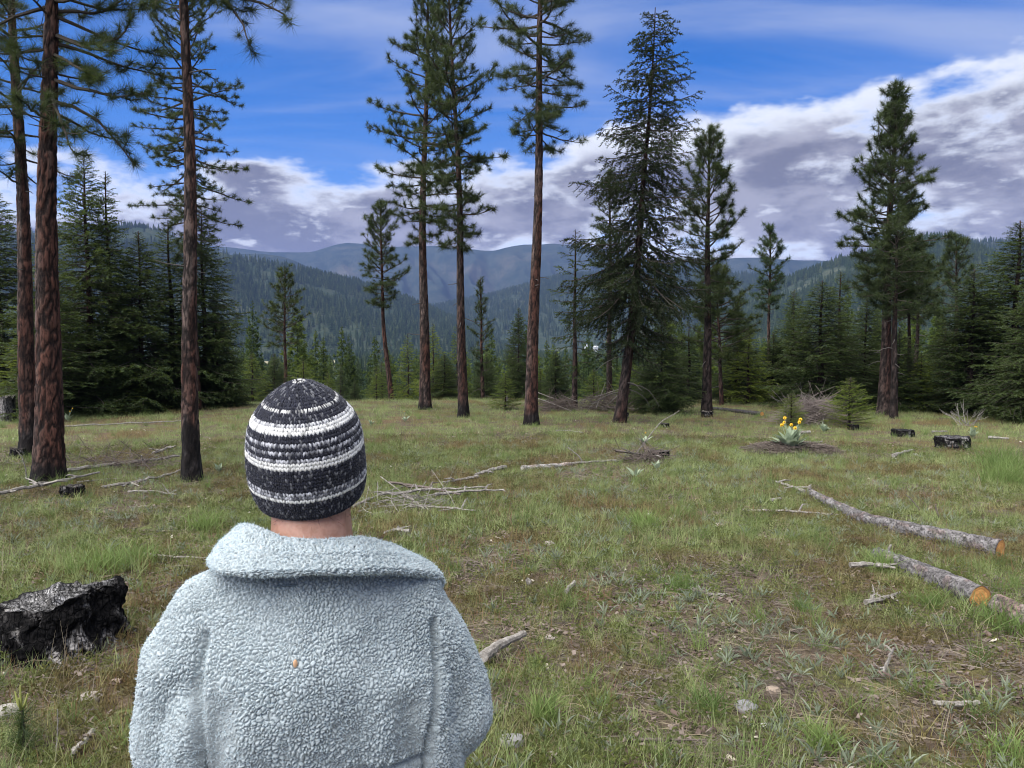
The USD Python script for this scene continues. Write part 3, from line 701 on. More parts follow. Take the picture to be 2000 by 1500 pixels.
# right wall of firs
fir("fir behind the open crowned slender pine, left side", "narrow", (1345, 640), None, 25, hw=45)
fir("dark fir right of the open crowned slender pine", "full", (1440, 590), None, 26, hw=55)
fir("bright fir low between slender pine and small narrow pine", "bright", (1462, 640), None, 25, hw=50)
fir("dark fir behind the small narrow pine", "full", (1548, 565), None, 27, hw=50)
fir("broad fir in front on the right, left of the lone full pine", "full", (1600, 548), (1600, 800), hw=88)
fir("pointed fir just right of the broad front fir", "narrow", (1638, 530), None, 26, hw=52)
fir("dark fir left of the lone full pine trunk", "full", (1690, 570), None, 25, hw=52)
fir("low dark fir under the lone full pine", "broad", (1755, 640), None, 24, hw=60)
fir("low brownish fir between the trunks behind the lone full pine", "bright", (1800, 690), None, 24, hw=40)
fir("smooth pointed fir right of the dark open pine", "full", (1893, 525), (1893, 806), hw=86)
fir("large fir at the right edge of the picture", "full", (1978, 432), (1978, 806), hw=120)
fir("fir between the large edge fir and the smooth pointed fir", "narrow", (1935, 560), None, 26, hw=60)
fir("fir cut off by the right edge of the picture", "broad", (2035, 500), None, 22, hw=100)
fir("dark fir low behind the smooth pointed fir, left side", "broad", (1845, 640), None, 27, hw=60)
fir("dark fir behind the broad front fir", "broad", (1575, 640), None, 28, hw=60)
fir("dark fir deep in shade left of the broad front fir", "broad", (1510, 650), None, 27, hw=55)
fir("dark fir in the wood right of the fir beside the leaning trunk", "full", (1335, 690), None, 27, hw=40)
fir("small bright fir sapling in front of the right wood", "young", (1655, 738), (1658, 836), hw=40, name="fir_sapling")
fir("pale olive sapling at the left end of the slash pile", "young", (1538, 768), (1545, 832), hw=26, name="fir_sapling")

# ------------------------------------------------------------------ the far woods: too many and too far to count
def far_conifer(seed, wide, tiers=6, sides=7):
    r = np.random.default_rng(seed); parts = [tube(np.array([[0, 0, -0.05], [0, 0, 0.3]]), 0.016, 4)]
    for k in range(tiers):
        z0 = 0.08 + 0.88 * k / tiers; z1 = min(1.0, z0 + 1.5 / tiers); R = wide * (1 - z0) ** 0.85 + 0.012
        a = (np.arange(sides * 2) + r.random()) / (sides * 2) * pi2
        rad = R * np.where(np.arange(sides * 2) % 2, 0.55, 1.0) * r.uniform(0.75, 1.25, sides * 2)
        ring = np.stack([rad * np.cos(a), rad * np.sin(a), z0 + r.normal(0, 0.012, sides * 2) + np.where(np.arange(sides * 2) % 2, 0.035, 0)], 1)
        v = np.vstack([ring, [[0, 0, z1]], [[0, 0, z0 + 0.05]]]); i = np.arange(sides * 2); j = (i + 1) % (sides * 2)
        parts.append((v, np.vstack([np.stack([i, j, np.full_like(i, sides * 2)], 1), np.stack([j, i, np.full_like(i, sides * 2 + 1)], 1)])))
    return join(parts)

def far_tree_look(name, a, b, c):
    g = NG(); oi = g.n("object_info")
    p = g.n("texture_coordinate", "object")
    col = g.ramp(f"{oi}.random", [(0, a), (0.6, b), (1, c)])
    col = g.mixc(g.map(g.noise(p, 9.0, 3.0), 0.4, 0.65, 0.0, 0.6), col, (0.012, 0.02, 0.01))
    return g.build(name, surface=g.n("principled_bsdf", "BSDF", base_color=col, roughness=0.9, specular_ior_level=0.1))
M_far = far_tree_look("far_conifer_look", (0.022, 0.038, 0.018), (0.036, 0.054, 0.024), (0.07, 0.085, 0.038))
FARS = [(far_conifer(3, 0.20), M_far, False), (far_conifer(4, 0.15), M_far, False), (far_conifer(5, 0.24, 5), M_far, False), (far_conifer(6, 0.13, 7), M_far, False)]

def wood(name, pts, hmin, hmax, label, seed, protos=FARS):
    r = np.random.default_rng(seed); n = len(pts)
    h = r.uniform(hmin, hmax, n) * (0.8 + 0.4 * meshkit.noise(pts * [0.01, 0.01, 0] + 3, seed))
    s = np.stack([h * r.uniform(0.85, 1.2, n), h * r.uniform(0.85, 1.2, n), h], 1)
    pi = instancer(f"/World/{name}", protos, pts - [0, 0, 0.4], r.integers(0, len(protos), n), zquat(r.random(n) * pi2), s)
    tag(pi, label)

MIDS = []
for k, (rr0, tn) in enumerate([(0.17, (1.2, 1.15, 0.9)), (0.13, (0.9, 0.95, 0.95)), (0.21, (1.6, 1.5, 0.9))]):
    m_, c_ = make_fir(None, 8.0, rr0 * 8, 80 + k, n=85, base=0.04, step=0.22, nl=0.26, nw=0.12, nstep=0.16, gaps=0.08, hang=0.3, tint=tn, raw=True)
    MIDS.append(((m_[0] / 8.0, m_[1]), M_fir, False, c_))

def slope_points(surf, n, a0, a1, u0, u1, seed, mask=None, dens=0.0):
    r = np.random.default_rng(seed)
    a = r.uniform(a0, a1, n); u = np.sqrt(r.uniform(u0 ** 2, u1 ** 2, n))
    p = surf(a, u)
    m = meshkit.fbm(np.stack([p[:, 0] * 0.0042, p[:, 1] * 0.0042, p[:, 2] * 0.006], -1), 4, seed + 1)
    keep = r.random(n) < np.clip((0.66 - m) * 9, 0.06, 1)
    return p[keep]

wood("hill_forest", slope_points(S_B, 17000, -0.75, 0.10, 0.02, 1.06, 71), 15, 25, "dark conifer wood covering the long hill on the left", 71)
wood("hill_forest_001", slope_points(S_D, 15000, 0.10, 0.80, 0.02, 1.06, 72), 14, 24, "dark conifer wood covering the hill on the right", 72)
wood("hill_forest_002", slope_points(S_C, 16000, -0.22, 0.55, 0.02, 1.05, 73), 17, 28, "conifer wood on the spur in the middle of the valley", 73)
wood("hill_forest_003", slope_points(S_D2, 7000, 0.25, 0.80, 0.3, 1.05, 74), 17, 28, "conifer wood on the ridge behind the right hill", 74)
r_ = np.random.default_rng(75)
n = 15000
rr_ = np.sqrt(r_.uniform(105 ** 2, 1500 ** 2, n)); rr_[:2600] = np.sqrt(r_.uniform(75 ** 2, 420 ** 2, 2600)); aa_ = r_.uniform(-0.72, 0.72, n)
vx, vy = rr_ * np.sin(aa_), rr_ * np.cos(aa_)
m_ = f2(vx, vy, 0.006, 4, 77)
fa0, fa1 = azel(455, 700)[0], azel(665, 700)[0]
ok = (r_.random(n) < np.clip((0.68 - m_) * 8, 0.05, 1)) & ~((aa_ > fa0) & (aa_ < fa1) & (rr_ > 930) & (rr_ < 1400))
vp = np.stack([vx, vy, ground_z(vx, vy)], 1)[ok]; hr = rr_[ok]
for nm, sel, h0, h1, lb in (("valley_forest", hr >= 330, 11, 19, "far conifer wood on the valley floor"), ("valley_forest_001", hr < 330, 6, 10, "young conifer wood on the slope below the clearing")):
    wood(nm, vp[sel], h0, h1, lb, 76, FARS if h1 > 12 else MIDS)

# pale hay field in the valley, two white farm buildings
A, R_ = np.meshgrid(np.linspace(fa0, fa1, 24), np.linspace(960, 1370, 12), indexing="ij")
v, f = grid_mesh(np.stack([R_ * np.sin(A), R_ * np.cos(A), ground_z(R_ * np.sin(A), R_ * np.cos(A)) + 0.5], -1))
tag(obj("hay_field", (v, f), simple("hay_look", (0.24, 0.21, 0.12))), kind="structure")
M_white = simple("white_paint_look", (0.6, 0.6, 0.58)); M_roof = simple("pale_roof_look", (0.55, 0.56, 0.58))
def farm(px, py, r, w, d, h, label):
    b = at(px, py, r)
    t = thing("farm_building", label, "building", b, 0.3)
    bx = trimesh.creation.box((w, d, h + 24)); bx.apply_translation((0, 0, h / 2 - 12)); obj("wall", bx, M_white, t.GetPath())
    rf = trimesh.Trimesh([(-w/2-.6, -d/2-.6, h), (w/2+.6, -d/2-.6, h), (w/2+.6, d/2+.6, h), (-w/2-.6, d/2+.6, h), (-w/2-.6, 0, h + d * .4), (w/2+.6, 0, h + d * .4)], [(0, 1, 5), (0, 5, 4), (2, 3, 4), (2, 4, 5), (0, 4, 3), (1, 2, 5), (0, 3, 2), (0, 2, 1)], process=False)
    obj("roof", rf, M_roof, t.GetPath())
    for k in (-1, 0, 1):
        dr = trimesh.creation.box((w * .12, .4, h * .5)); dr.apply_translation((k * w * .3, -d / 2 - .1, h * .4)); obj("window", dr, simple("farm_window_look", (0.05, 0.06, 0.07)) if k == -1 and "fw" not in used else "/World/Looks/farm_window_look", t.GetPath()); used["fw"] = 1
farm(1163, 681, 1500, 8, 6, 3, "long white farm building far below in the valley, the right one")
farm(1145, 679, 1520, 5, 5, 4, "small white farm shed far below in the valley, the left one")

# ------------------------------------------------------------------ ground cover of the clearing
def blades(k, h0, h1, lean, w, r, spread=0.03, seg=3, droop=0.5):
    """k curved grass blades; triangles"""
    T = []
    for _ in range(k):
        a = r.random() * pi2; h = r.uniform(h0, h1); l = r.uniform(0.1, 1) * lean
        o = np.array([r.normal(0, spread), r.normal(0, spread), -0.01]); d = np.array([math.cos(a), math.sin(a), 0])
        s = np.linspace(0, 1, seg + 1)
        c = o + np.outer(s * h * l + (s ** 2) * h * droop * l, d) + np.outer(s * h * (1 - 0.35 * l * s), [0, 0, 1])
        b = r.random() * pi2; sd = np.array([math.cos(b), math.sin(b), 0]) * w / 2
        ww = (1 - s ** 1.6)
        L, R = c - np.outer(ww, sd), c + np.outer(ww, sd)
        for q in range(seg):
            T.append((L[q], R[q], R[q + 1]))
            if q < seg - 1: T.append((L[q], R[q + 1], L[q + 1]))
    return tris(np.array(T))

def leaves(k, l0, l1, w, r, up0, up1, spread=0.02):
    """rosette of lance-shaped leaves"""
    T = []
    for q in range(k):
        a = q * 2.4 + r.normal(0, 0.3); l = r.uniform(l0, l1); e = r.uniform(up0, up1)
        d = np.array([math.cos(a) * math.cos(e), math.sin(a) * math.cos(e), math.sin(e)]); sd = unit(np.cross(d, [0, 0, 1.0]) + 1e-6); up = np.cross(sd, d)
        o = d * spread * r.random() + [r.normal(0, spread * .5), r.normal(0, spread * .5), 0]
        ww = w * l / l1 * r.uniform(0.7, 1.1)
        p = [o, o + d * l * .45 + sd * ww / 2 + up * l * .05, o + d * l * .45 - sd * ww / 2 + up * l * .05, o + d * l * .8 + sd * ww * .3 + up * l * 0.0, o + d * l * .8 - sd * ww * .3, o + d * l - up * l * .12, o + d * l * .45 - up * 0.004, o + d * l * .8 - up * 0.006 * 1]
        T += [(p[0], p[1], p[6]), (p[0], p[6], p[2]), (p[1], p[3], p[7]), (p[1], p[7], p[6]), (p[2], p[6], p[7]), (p[2], p[7], p[4]), (p[3], p[5], p[7]), (p[7], p[5], p[4])]
    return tris(np.array(T))

def sticks(k, l0, l1, w, r, area, lift=0.012):
    parts = []
    for _ in range(k):
        a = r.random() * pi2; l = r.uniform(l0, l1); c = np.array([r.normal(0, area), r.normal(0, area), r.uniform(0.002, lift)])
        d = np.array([math.cos(a), math.sin(a), r.normal(0, 0.12)]) * l / 2; bnd = np.array([-math.sin(a), math.cos(a), 0]) * r.normal(0, 0.12) * l
        parts.append(tube(np.array([c - d, c + bnd, c + d]), np.array([1, 1, 0.6]) * w * r.uniform(0.6, 1.3), 3, caps=False))
    return join(parts)

def chips(k, s0, s1, r, area):
    parts = []
    for _ in range(k):
        b = trimesh.creation.box((r.uniform(s0, s1) * 1.8, r.uniform(s0, s1), s0 * 0.5))
        b.vertices += r.normal(0, s0 * 0.22, b.vertices.shape)
        b.apply_transform(trimesh.transformations.euler_matrix(r.normal(0, .3), r.normal(0, .3), r.random() * 6.3)); b.apply_translation((r.normal(0, area), r.normal(0, area), 0.006))
        parts.append((np.array(b.vertices), np.array(b.faces)))
    return join(parts)

def herb_look(name, stops, trans, patch=None, rough=0.6):
    g = NG()
    gi = g.n("geometry"); oi = g.n("object_info")
    mixr = g.math("fraction", g.math("add", g.math("multiply", f"{gi}.random_per_island", 0.6), g.math("multiply", f"{oi}.random", 0.55)))
    c = g.ramp(mixr, stops)
    if patch:
        nz = g.noise(f"{gi}.position", 0.7, 5.0, 0.62)
        c = g.mixc(g.map(nz, 0.48, 0.60, 0.0, 0.9), c, g.ramp(mixr, patch))
    p = g.n("principled_bsdf", "BSDF", base_color=c, roughness=rough, specular_ior_level=0.3)
    t = g.n("translucent_bsdf", "BSDF", color=c)
    return g.build(name, surface=g.n("mix_closure", "closure", fac=trans, closure1=p, closure2=t))
M_grass = herb_look("grass_look", [(0, (0.15, 0.19, 0.07)), (0.35, (0.27, 0.32, 0.12)), (0.7, (0.38, 0.41, 0.18)), (1, (0.50, 0.49, 0.28))], 0.35, [(0, (0.14, 0.095, 0.045)), (0.5, (0.25, 0.19, 0.075)), (1, (0.31, 0.27, 0.10))])
M_bunch = herb_look("bunchgrass_look", [(0, (0.10, 0.15, 0.04)), (0.6, (0.19, 0.26, 0.07)), (1, (0.30, 0.34, 0.11))], 0.35)
M_rust = herb_look("rust_stem_look", [(0, (0.15, 0.08, 0.04)), (0.5, (0.26, 0.165, 0.08)), (1, (0.34, 0.27, 0.14))], 0.2)
M_straw = herb_look("straw_look", [(0, (0.16, 0.12, 0.08)), (0.5, (0.27, 0.22, 0.14)), (1, (0.44, 0.38, 0.27))], 0.2)
M_sage = herb_look("grey_leaf_look", [(0, (0.17, 0.20, 0.13)), (0.6, (0.29, 0.32, 0.22)), (1, (0.42, 0.44, 0.34))], 0.2)
M_forb = herb_look("low_herb_look", [(0, (0.08, 0.10, 0.03)), (0.6, (0.18, 0.20, 0.055)), (1, (0.30, 0.30, 0.09))], 0.3, [(0, (0.09, 0.06, 0.03)), (1, (0.2, 0.16, 0.06))])
M_litter = herb_look("litter_look", [(0, (0.06, 0.045, 0.035)), (0.45, (0.15, 0.12, 0.095)), (0.85, (0.28, 0.25, 0.21)), (1, (0.42, 0.38, 0.33))], 0.0)
M_chip = herb_look("wood_chip_look", [(0, (0.09, 0.06, 0.045)), (0.6, (0.20, 0.16, 0.13)), (1, (0.5, 0.45, 0.38))], 0.0)

OPEN_SPOTS = []       # places where nothing grows: under the person, stumps and logs
def scatter(name, label, protos, n, r0, r1, seed, s0, s1, power=1.0, mask=None, a=0.80, tilt=0.1):
    r = np.random.default_rng(seed)
    u = r.random(n); rad = (r0 ** power + (r1 ** power - r0 ** power) * u) ** (1 / power)
    az = r.uniform(-a, a, n); x, y = rad * np.sin(az), rad * np.cos(az)
    keep = np.ones(n, bool)
    if mask is not None: keep &= r.random(n) < mask(x, y)
    for (ox, oy, orad) in OPEN_SPOTS: keep &= np.hypot(x - ox, y - oy) > orad
    x, y = x[keep], y[keep]; m = len(x)
    z = ground_z(x, y)
    pi = instancer(f"/World/{name}", protos, np.stack([x, y, z], 1), r.integers(0, len(protos), m), zquat(r.random(m) * pi2, np.abs(r.normal(0, tilt, m)), r.random(m) * pi2), r.uniform(s0, s1, m) * (0.75 + 0.5 * n2(x, y, 0.7, seed)))
    tag(pi, label)
    return m

# ------------------------------------------------------------------ the person in front of the camera
MF = manifold3d.Manifold
def ball(p, r, n=24): return MF.sphere(float(r), n).translate([float(c) for c in p])
def hull(*pr): return MF.batch_hull([ball(p, r) for p, r in pr])
def chain(*pr): return [hull(pr[k], pr[k + 1]) for k in range(len(pr) - 1)]
def union(parts):
    m = parts[0]
    for q in parts[1:]: m = m + q
    return m
def to_tm(m):
    q = m.to_mesh(); return trimesh.Trimesh(np.array(q.vert_properties[:, :3]), np.array(q.tri_verts), process=True)
def smooth_tm(m, edge, it, final=None):
    t = to_tm(m.refine_to_length(edge)); trimesh.smoothing.filter_taubin(t, lamb=0.5, nu=0.52, iterations=it)
    if final:
        q = MF(manifold3d.Mesh(np.asarray(t.vertices, np.float32), np.asarray(t.faces, np.uint32)))
        t = to_tm(q.refine_to_length(final))
        trimesh.smoothing.filter_taubin(t, lamb=0.5, nu=0.52, iterations=6)
    return t

PR, PAZ = 1.36, azel(607, 900)[0]
PX, PY = PR * math.sin(PAZ), PR * math.cos(PAZ)
PROT = -PAZ
person = thing("person", "person seen from behind in a pale blue fleece jacket and striped knitted hat", "person", (PX, PY, 0.0), PROT)
PP = person.GetPath()
GZ = float(ground_z(PX, PY))

def skin_look():
    g = NG(); p = g.n("texture_coordinate", "object")
    sx = g.n("separate_xyz", vector=p)
    n = g.noise(p, 60.0, 4.0, 0.6); m = g.noise(p, 420.0, 2.0)
    c = g.mixc(g.map(n, 0.35, 0.65), (0.34, 0.175, 0.115), (0.43, 0.235, 0.165))
    hair = g.math("multiply", g.map(f"{sx}.z", 1.415, 1.445), g.map(m, 0.40, 0.56, 0.25, 0.85))
    c = g.mixc(hair, c, (0.05, 0.034, 0.026))
    b = g.n("bump", "normal", height=g.math("add", m, n), strength=0.25, distance=0.002)
    return g.build("skin_look", surface=g.n("principled_bsdf", "BSDF", base_color=c, roughness=0.5, specular_ior_level=0.4, subsurface_weight=0.15, subsurface_scale=0.01, normal=b))

HC = np.array([0.0, 0.035, 1.535])                        # middle of the head
body = [hull((HC + [0, 0.005, 0.015], 0.085), (HC + [0, -0.02, 0.01], 0.082), (HC + [0, 0.03, -0.04], 0.062)),
        hull((HC + [0, 0.05, -0.075], 0.032), (HC + [0.025, 0.02, -0.07], 0.035), (HC + [-0.025, 0.02, -0.07], 0.035), (HC, 0.075)),
        hull((HC + [0, 0.10, 0.0], 0.006), (HC + [0, 0.108, -0.025], 0.011), (HC + [0, 0.085, -0.02], 0.016)),
        hull((HC + [0, -0.03, -0.06], 0.062), (np.array([0.0, -0.015, 1.36]), 0.070), (np.array([0.0, 0.0, 1.30]), 0.075))]
for s in (-1, 1):
    body += [hull((HC + [s * 0.070, 0.0, 0.0], 0.014), (HC + [s * 0.073, 0.0, -0.028], 0.009)),
             hull((HC + [s * 0.022, 0.095, -0.048], 0.008), (HC + [0, 0.098, -0.05], 0.009)),
             hull((HC + [s * 0.032, 0.082, 0.004], 0.012), (HC + [s * 0.02, 0.085, 0.004], 0.01))]
    body += chain(((s * .13, 0, 1.24), .065), ((s * .21, -.02, 1.02), .045), ((s * .16, .15, .93), .032))
    hand = np.array([s * .13, .19, .90])
    body.append(hull((hand, .022), (hand + [-s * .03, .05, -.02], .02), ((s * .16, .15, .93), .028)))
    for q in range(4):
        o = hand + [-s * .035, .055, -.045 + .02 * q]; ln = (.055, .068, .072, .062)[q]
        body += chain((o, .009), (o + [-s * ln * .5, ln * .3, -.004], .0085), (o + [-s * ln, ln * .2, -.016], .0075))
    body += chain((hand + [0, .01, .02], .012), (hand + [-s * .02, .05, .045], .010), (hand + [-s * .04, .075, .05], .009))
    body += chain(((s * .085, 0, .80), .085), ((s * .095, .0, .45), .055), ((s * .10, -.01, .09), .038), ((s * .11, .12, .05), .03))
body += [hull(((.12, 0, 1.22), .08), ((-.12, 0, 1.22), .08), ((0, 0, 1.28), .08), ((.09, 0, .85), .10), ((-.09, 0, .85), .10))]
bt = smooth_tm(union(body), 0.016, 5)
obj("body", bt, skin_look(), PP, smooth=True)
M_trouser = simple("trouser_look", (0.035, 0.04, 0.05), 0.9); M_boot = simple("boot_look", (0.05, 0.035, 0.025), 0.7)
tr_ = [hull(((.10, 0, .84), .105), ((-.10, 0, .84), .105), ((.09, 0, .74), .105), ((-.09, 0, .74), .105))]
for s in (-1, 1):
    tr_ += chain(((s * .09, 0, .76), .10), ((s * .097, .0, .45), .075), ((s * .10, -.01, .12), .066))
    bo = smooth_tm(union([hull(((s * .10, -.01, .14), .058), ((s * .10, -.03, .045 + GZ), .045), ((s * .105, .05, .045 + GZ), .045)), hull(((s * .10, -.03, .04 + GZ), .045), ((s * .115, .14, .035 + GZ), .04))]), 0.015, 5)
    obj("boot", bo, M_boot, PP, smooth=True)
obj("trousers", smooth_tm(union(tr_), 0.02, 6), M_trouser, PP, smooth=True)

def fleece_look():
    g = NG(); p = g.n("texture_coordinate", "object")
    n = g.noise(p, 14.0, 3.0); m = g.noise(p, 520.0, 4.0, 0.7); v = g.noise(p, 190.0, 3.0, 0.6)
    c = g.mixc(g.map(n, 0.3, 0.7), (0.305, 0.345, 0.35), (0.35, 0.39, 0.392))
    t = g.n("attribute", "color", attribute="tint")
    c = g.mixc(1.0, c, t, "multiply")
    b = g.n("bump", "normal", height=g.math("add", g.math("multiply", m, 0.5), v), strength=0.5, distance=0.002)
    return g.build("fleece_look", surface=g.n("principled_bsdf", "BSDF", base_color=c, roughness=1.0, specular_ior_level=0.05, sheen_weight=0.35, sheen_roughness=0.6, sheen_tint=(0.9, 0.96, 1.0), normal=b))
M_fleece = fleece_look()

def fleece(t, cell, depth, seed, folds=None):
    """curly pile: the surface split into wavy rounded clumps with narrow creases between"""
    V = np.array(t.vertices); N = np.array(t.vertex_normals)
    if folds is not None: V = V + N * folds(V)[:, None]
    r = np.random.default_rng(seed)
    wv = np.stack([meshkit.noise(V * 60 + 7 * k, seed + k) - 0.5 for k in range(3)], 1) * cell * 1.0
    wv += np.stack([meshkit.noise(V * 170 + 3 * k, seed + 5 + k) - 0.5 for k in range(3)], 1) * cell * 0.45
    n = int(t.area / (cell * cell * 0.72))
    S, _ = trimesh.sample.sample_surface_even(t, int(n * 5), radius=cell * 0.44, seed=seed)
    S = np.array(S) * [1, 1, 0.85]
    d, _ = cKDTree(S).query((V + wv) * [1, 1, 0.85], k=2)
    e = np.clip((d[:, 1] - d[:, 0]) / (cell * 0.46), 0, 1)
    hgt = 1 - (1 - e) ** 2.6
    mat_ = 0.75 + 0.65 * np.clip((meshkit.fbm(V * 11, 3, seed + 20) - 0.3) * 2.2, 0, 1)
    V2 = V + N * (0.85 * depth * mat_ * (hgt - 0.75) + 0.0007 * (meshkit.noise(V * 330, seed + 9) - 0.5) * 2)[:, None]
    # creases between clumps darkened in the tint: their shade put into the colour
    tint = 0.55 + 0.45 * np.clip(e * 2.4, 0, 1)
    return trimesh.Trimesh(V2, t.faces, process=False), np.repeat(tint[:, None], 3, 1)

def fuzz(t, n, l, w, seed, sel=None, up=0.5):
    r = np.random.default_rng(seed)
    p, fi = trimesh.sample.sample_surface(t, n, seed=seed)
    nn = np.array(t.face_normals)[fi]; p = np.array(p)
    if sel is not None: k = sel(p); p, nn = p[k], nn[k]
    d = unit(nn * up + r.normal(0, 0.45, p.shape)); L = l * r.uniform(0.4, 1.2, (len(p), 1))
    s = unit(np.cross(d, r.normal(size=p.shape))) * w / 2
    return tris(np.stack([p - s, p + s, p + d * L], 1))

hr_ = fuzz(bt, 60000, 0.014, 0.0007, 77, lambda p: (p[:, 2] > 1.408) & (p[:, 2] < 1.47) & (p[:, 1] < 0.02) & (np.random.default_rng(1).random(len(p)) < np.clip((p[:, 2] - 1.412) / 0.03, 0.05, 1)), 0.35)
hr_[0][2::3, 2] -= 0.006
obj("hair", hr_, simple("hair_look", (0.035, 0.024, 0.018), 0.6), PP, kind="stuff")
def fine_back(t, sel, edge):
    """finer triangles where the photograph looks"""
    k = sel(t.triangles_center); V, Fc = np.array(t.vertices), np.array(t.faces)
    v2, f2_ = trimesh.remesh.subdivide_to_size(V, Fc[k], edge)
    m = trimesh.Trimesh(v2, f2_, process=False); m.merge_vertices()
    o = trimesh.Trimesh(V, Fc[~k], process=False)
    q = trimesh.util.concatenate([m, o]); q.merge_vertices()
    return q
jk = [hull(((-.155, .0, 1.252), .074), ((.165, .0, 1.255), .072), ((0, -.01, 1.305), .085), ((-.11, -.035, 1.08), .135), ((.115, -.035, 1.08), .135), ((0, -.05, 1.17), .125)),
      hull(((-.11, -.035, 1.10), .135), ((.115, -.035, 1.10), .135), ((-.13, -.01, .82), .14), ((.13, -.01, .82), .14)),
      hull(((-.13, -.01, .82), .14), ((.13, -.01, .82), .14), ((-.13, -.005, .70), .13), ((.13, -.005, .70), .13))]
jk += [hull(((-.150, .0, 1.252), .074), ((-.182, -.01, 1.18), .092), ((-.195, -.005, 1.04), .093), ((-.10, -.02, 1.06), .12)),
       hull(((.16, .0, 1.25), .076), ((.178, -.005, 1.18), .092), ((.10, -.02, 1.06), .12))]
jk += chain(((-.195, -.005, 1.05), .093), ((-.19, .085, .92), .08), ((-.13, .18, .89), .07))
jk += chain(((.178, -.005, 1.18), .090), ((.226, .0, 1.055), .094), ((.21, .085, .92), .08), ((.13, .18, .89), .07))
jt = fine_back(smooth_tm(union(jk), 0.02, 24, 0.0065), lambda c: (c[:, 1] < 0.045) & (c[:, 2] > 0.96), 0.0027)

def seam(V, pts, w, d):
    """groove along a polyline seen from behind (x, z)"""
    o = np.zeros(len(V)); P2 = V[:, [0, 2]]
    for a, b in zip(pts[:-1], pts[1:]):
        a, b = np.array(a), np.array(b); u = np.clip(((P2 - a) @ (b - a)) / ((b - a) @ (b - a)), 0, 1)
        q = np.linalg.norm(P2 - (a + u[:, None] * (b - a)), axis=1)
        o = np.minimum(o, -d * np.exp(-(q / w) ** 2))
    return o * (V[:, 1] < 0.03)
def jacket_folds(V):
    o = seam(V, [(-.165, 1.25), (-.18, 1.17), (-.178, 1.05), (-.19, .90)], 0.008, 0.010) + seam(V, [(.20, 1.235), (.205, 1.16), (.188, 1.06), (.182, .9)], 0.007, 0.013)
    o += seam(V, [(-.19, 1.045), (-.05, 1.035), (.08, 1.03), (.19, 1.028)], 0.007, 0.009)
    o += 0.020 * seam(V, [(-.15, 1.15), (-.165, 1.02), (-.14, .92)], 0.03, 1.0) + 0.016 * seam(V, [(.15, 1.12), (.165, 1.0)], 0.03, 1.0)
    q = V * [7, 7, 3.2]
    o += 0.034 * (meshkit.fbm(q + 4, 3, 5) - 0.5)
    o += 0.005 * np.sin(V[:, 2] * 30 + 7 * V[:, 0] + 3 * meshkit.noise(V * 9, 3)) * np.clip((np.abs(V[:, 0]) - 0.20) / 0.05, 0, 1)
    # hem gathered
    return o
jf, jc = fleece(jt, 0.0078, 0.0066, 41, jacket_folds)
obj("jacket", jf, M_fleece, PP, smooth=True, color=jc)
# collar, turned down, its right point lying out on the shoulder
ku = np.array([(-.125, .085, 1.345), (-.120, .035, 1.388), (-.100, -.035, 1.402), (-.055, -.080, 1.390), (0, -.095, 1.384), (.055, -.085, 1.383), (.095, -.055, 1.373), (.14, -.01, 1.346), (.185, .02, 1.312), (.218, .035, 1.276)])
kl = np.array([(-.155, .095, 1.318), (-.170, .03, 1.340), (-.148, -.065, 1.350), (-.090, -.122, 1.358), (0, -.140, 1.358), (.075, -.132, 1.352), (.135, -.10, 1.338), (.185, -.055, 1.316), (.219, -.01, 1.292), (.224, .02, 1.266)])
u_ = np.linspace(0, 9, 22); ku = np.stack([np.interp(u_, range(10), ku[:, c]) for c in range(3)], 1); kl = np.stack([np.interp(u_, range(10), kl[:, c]) for c in range(3)], 1)
km = (ku + kl) / 2; km += unit(km - [0, .02, 1.30]) * 0.004
col = [hull((ku[k], .011), (km[k], .0105), (kl[k], .008), (ku[k + 1], .011), (km[k + 1], .0105), (kl[k + 1], .008)) for k in range(21)]
ct = fine_back(smooth_tm(union(col), 0.012, 6, 0.006), lambda c: c[:, 2] > 0, 0.0031)
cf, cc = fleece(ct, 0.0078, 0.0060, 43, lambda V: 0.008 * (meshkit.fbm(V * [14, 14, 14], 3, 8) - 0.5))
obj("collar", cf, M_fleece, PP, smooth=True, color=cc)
M_fuzz = simple("fleece_fibre_look", (0.46, 0.56, 0.60), 1.0, 0.0)
obj("fleece_fibre", join([fuzz(jf, 190000, 0.0055, 0.0005, 5, lambda p: (p[:, 2] > 0.9) & (p[:, 1] < 0.06)), fuzz(cf, 28000, 0.006, 0.0006, 6)]), M_fuzz, PP, kind="stuff")
# woven label loop below the collar and a seed caught in the pile
jtree = cKDTree(np.array(jf.vertices))
def on_back(px, py):
    """point of the jacket under a pixel, in the person's own frame"""
    d = ray(px, py); c, s = math.cos(-PROT), math.sin(-PROT)
    V = np.array(jf.vertices); W = np.stack([V[:, 0] * math.cos(PROT) - V[:, 1] * math.sin(PROT) + PX, V[:, 0] * math.sin(PROT) + V[:, 1] * math.cos(PROT) + PY, V[:, 2] - CAMZ], 1)
    q = unit(W) @ unit(d); k = np.flatnonzero(q > 1 - 2e-5); k = k[np.argmin(np.linalg.norm(W[k], axis=1))] if len(k) else int(np.argmax(q))
    return V[k], np.array(jf.vertex_normals[k])
p1, n1_ = on_back(535, 1136); p2, n2_ = on_back(572, 1137)
obj("label_loop", tube(np.array([p1 - n1_ * .001, (p1 + p2) / 2 + n1_ * .002, p2 - n2_ * .001]), 0.0016, 6), simple("label_loop_look", (0.10, 0.13, 0.15)), PP)
p1, n1_ = on_back(571, 1292)
sd_ = trimesh.creation.icosphere(2, 1.0); sd_.apply_scale((0.0035, 0.0022, 0.0065)); sd_.apply_translation(p1 + n1_ * 0.002)
obj("caught_seed", sd_, simple("seed_look", (0.50, 0.30, 0.17)), PP, smooth=True)

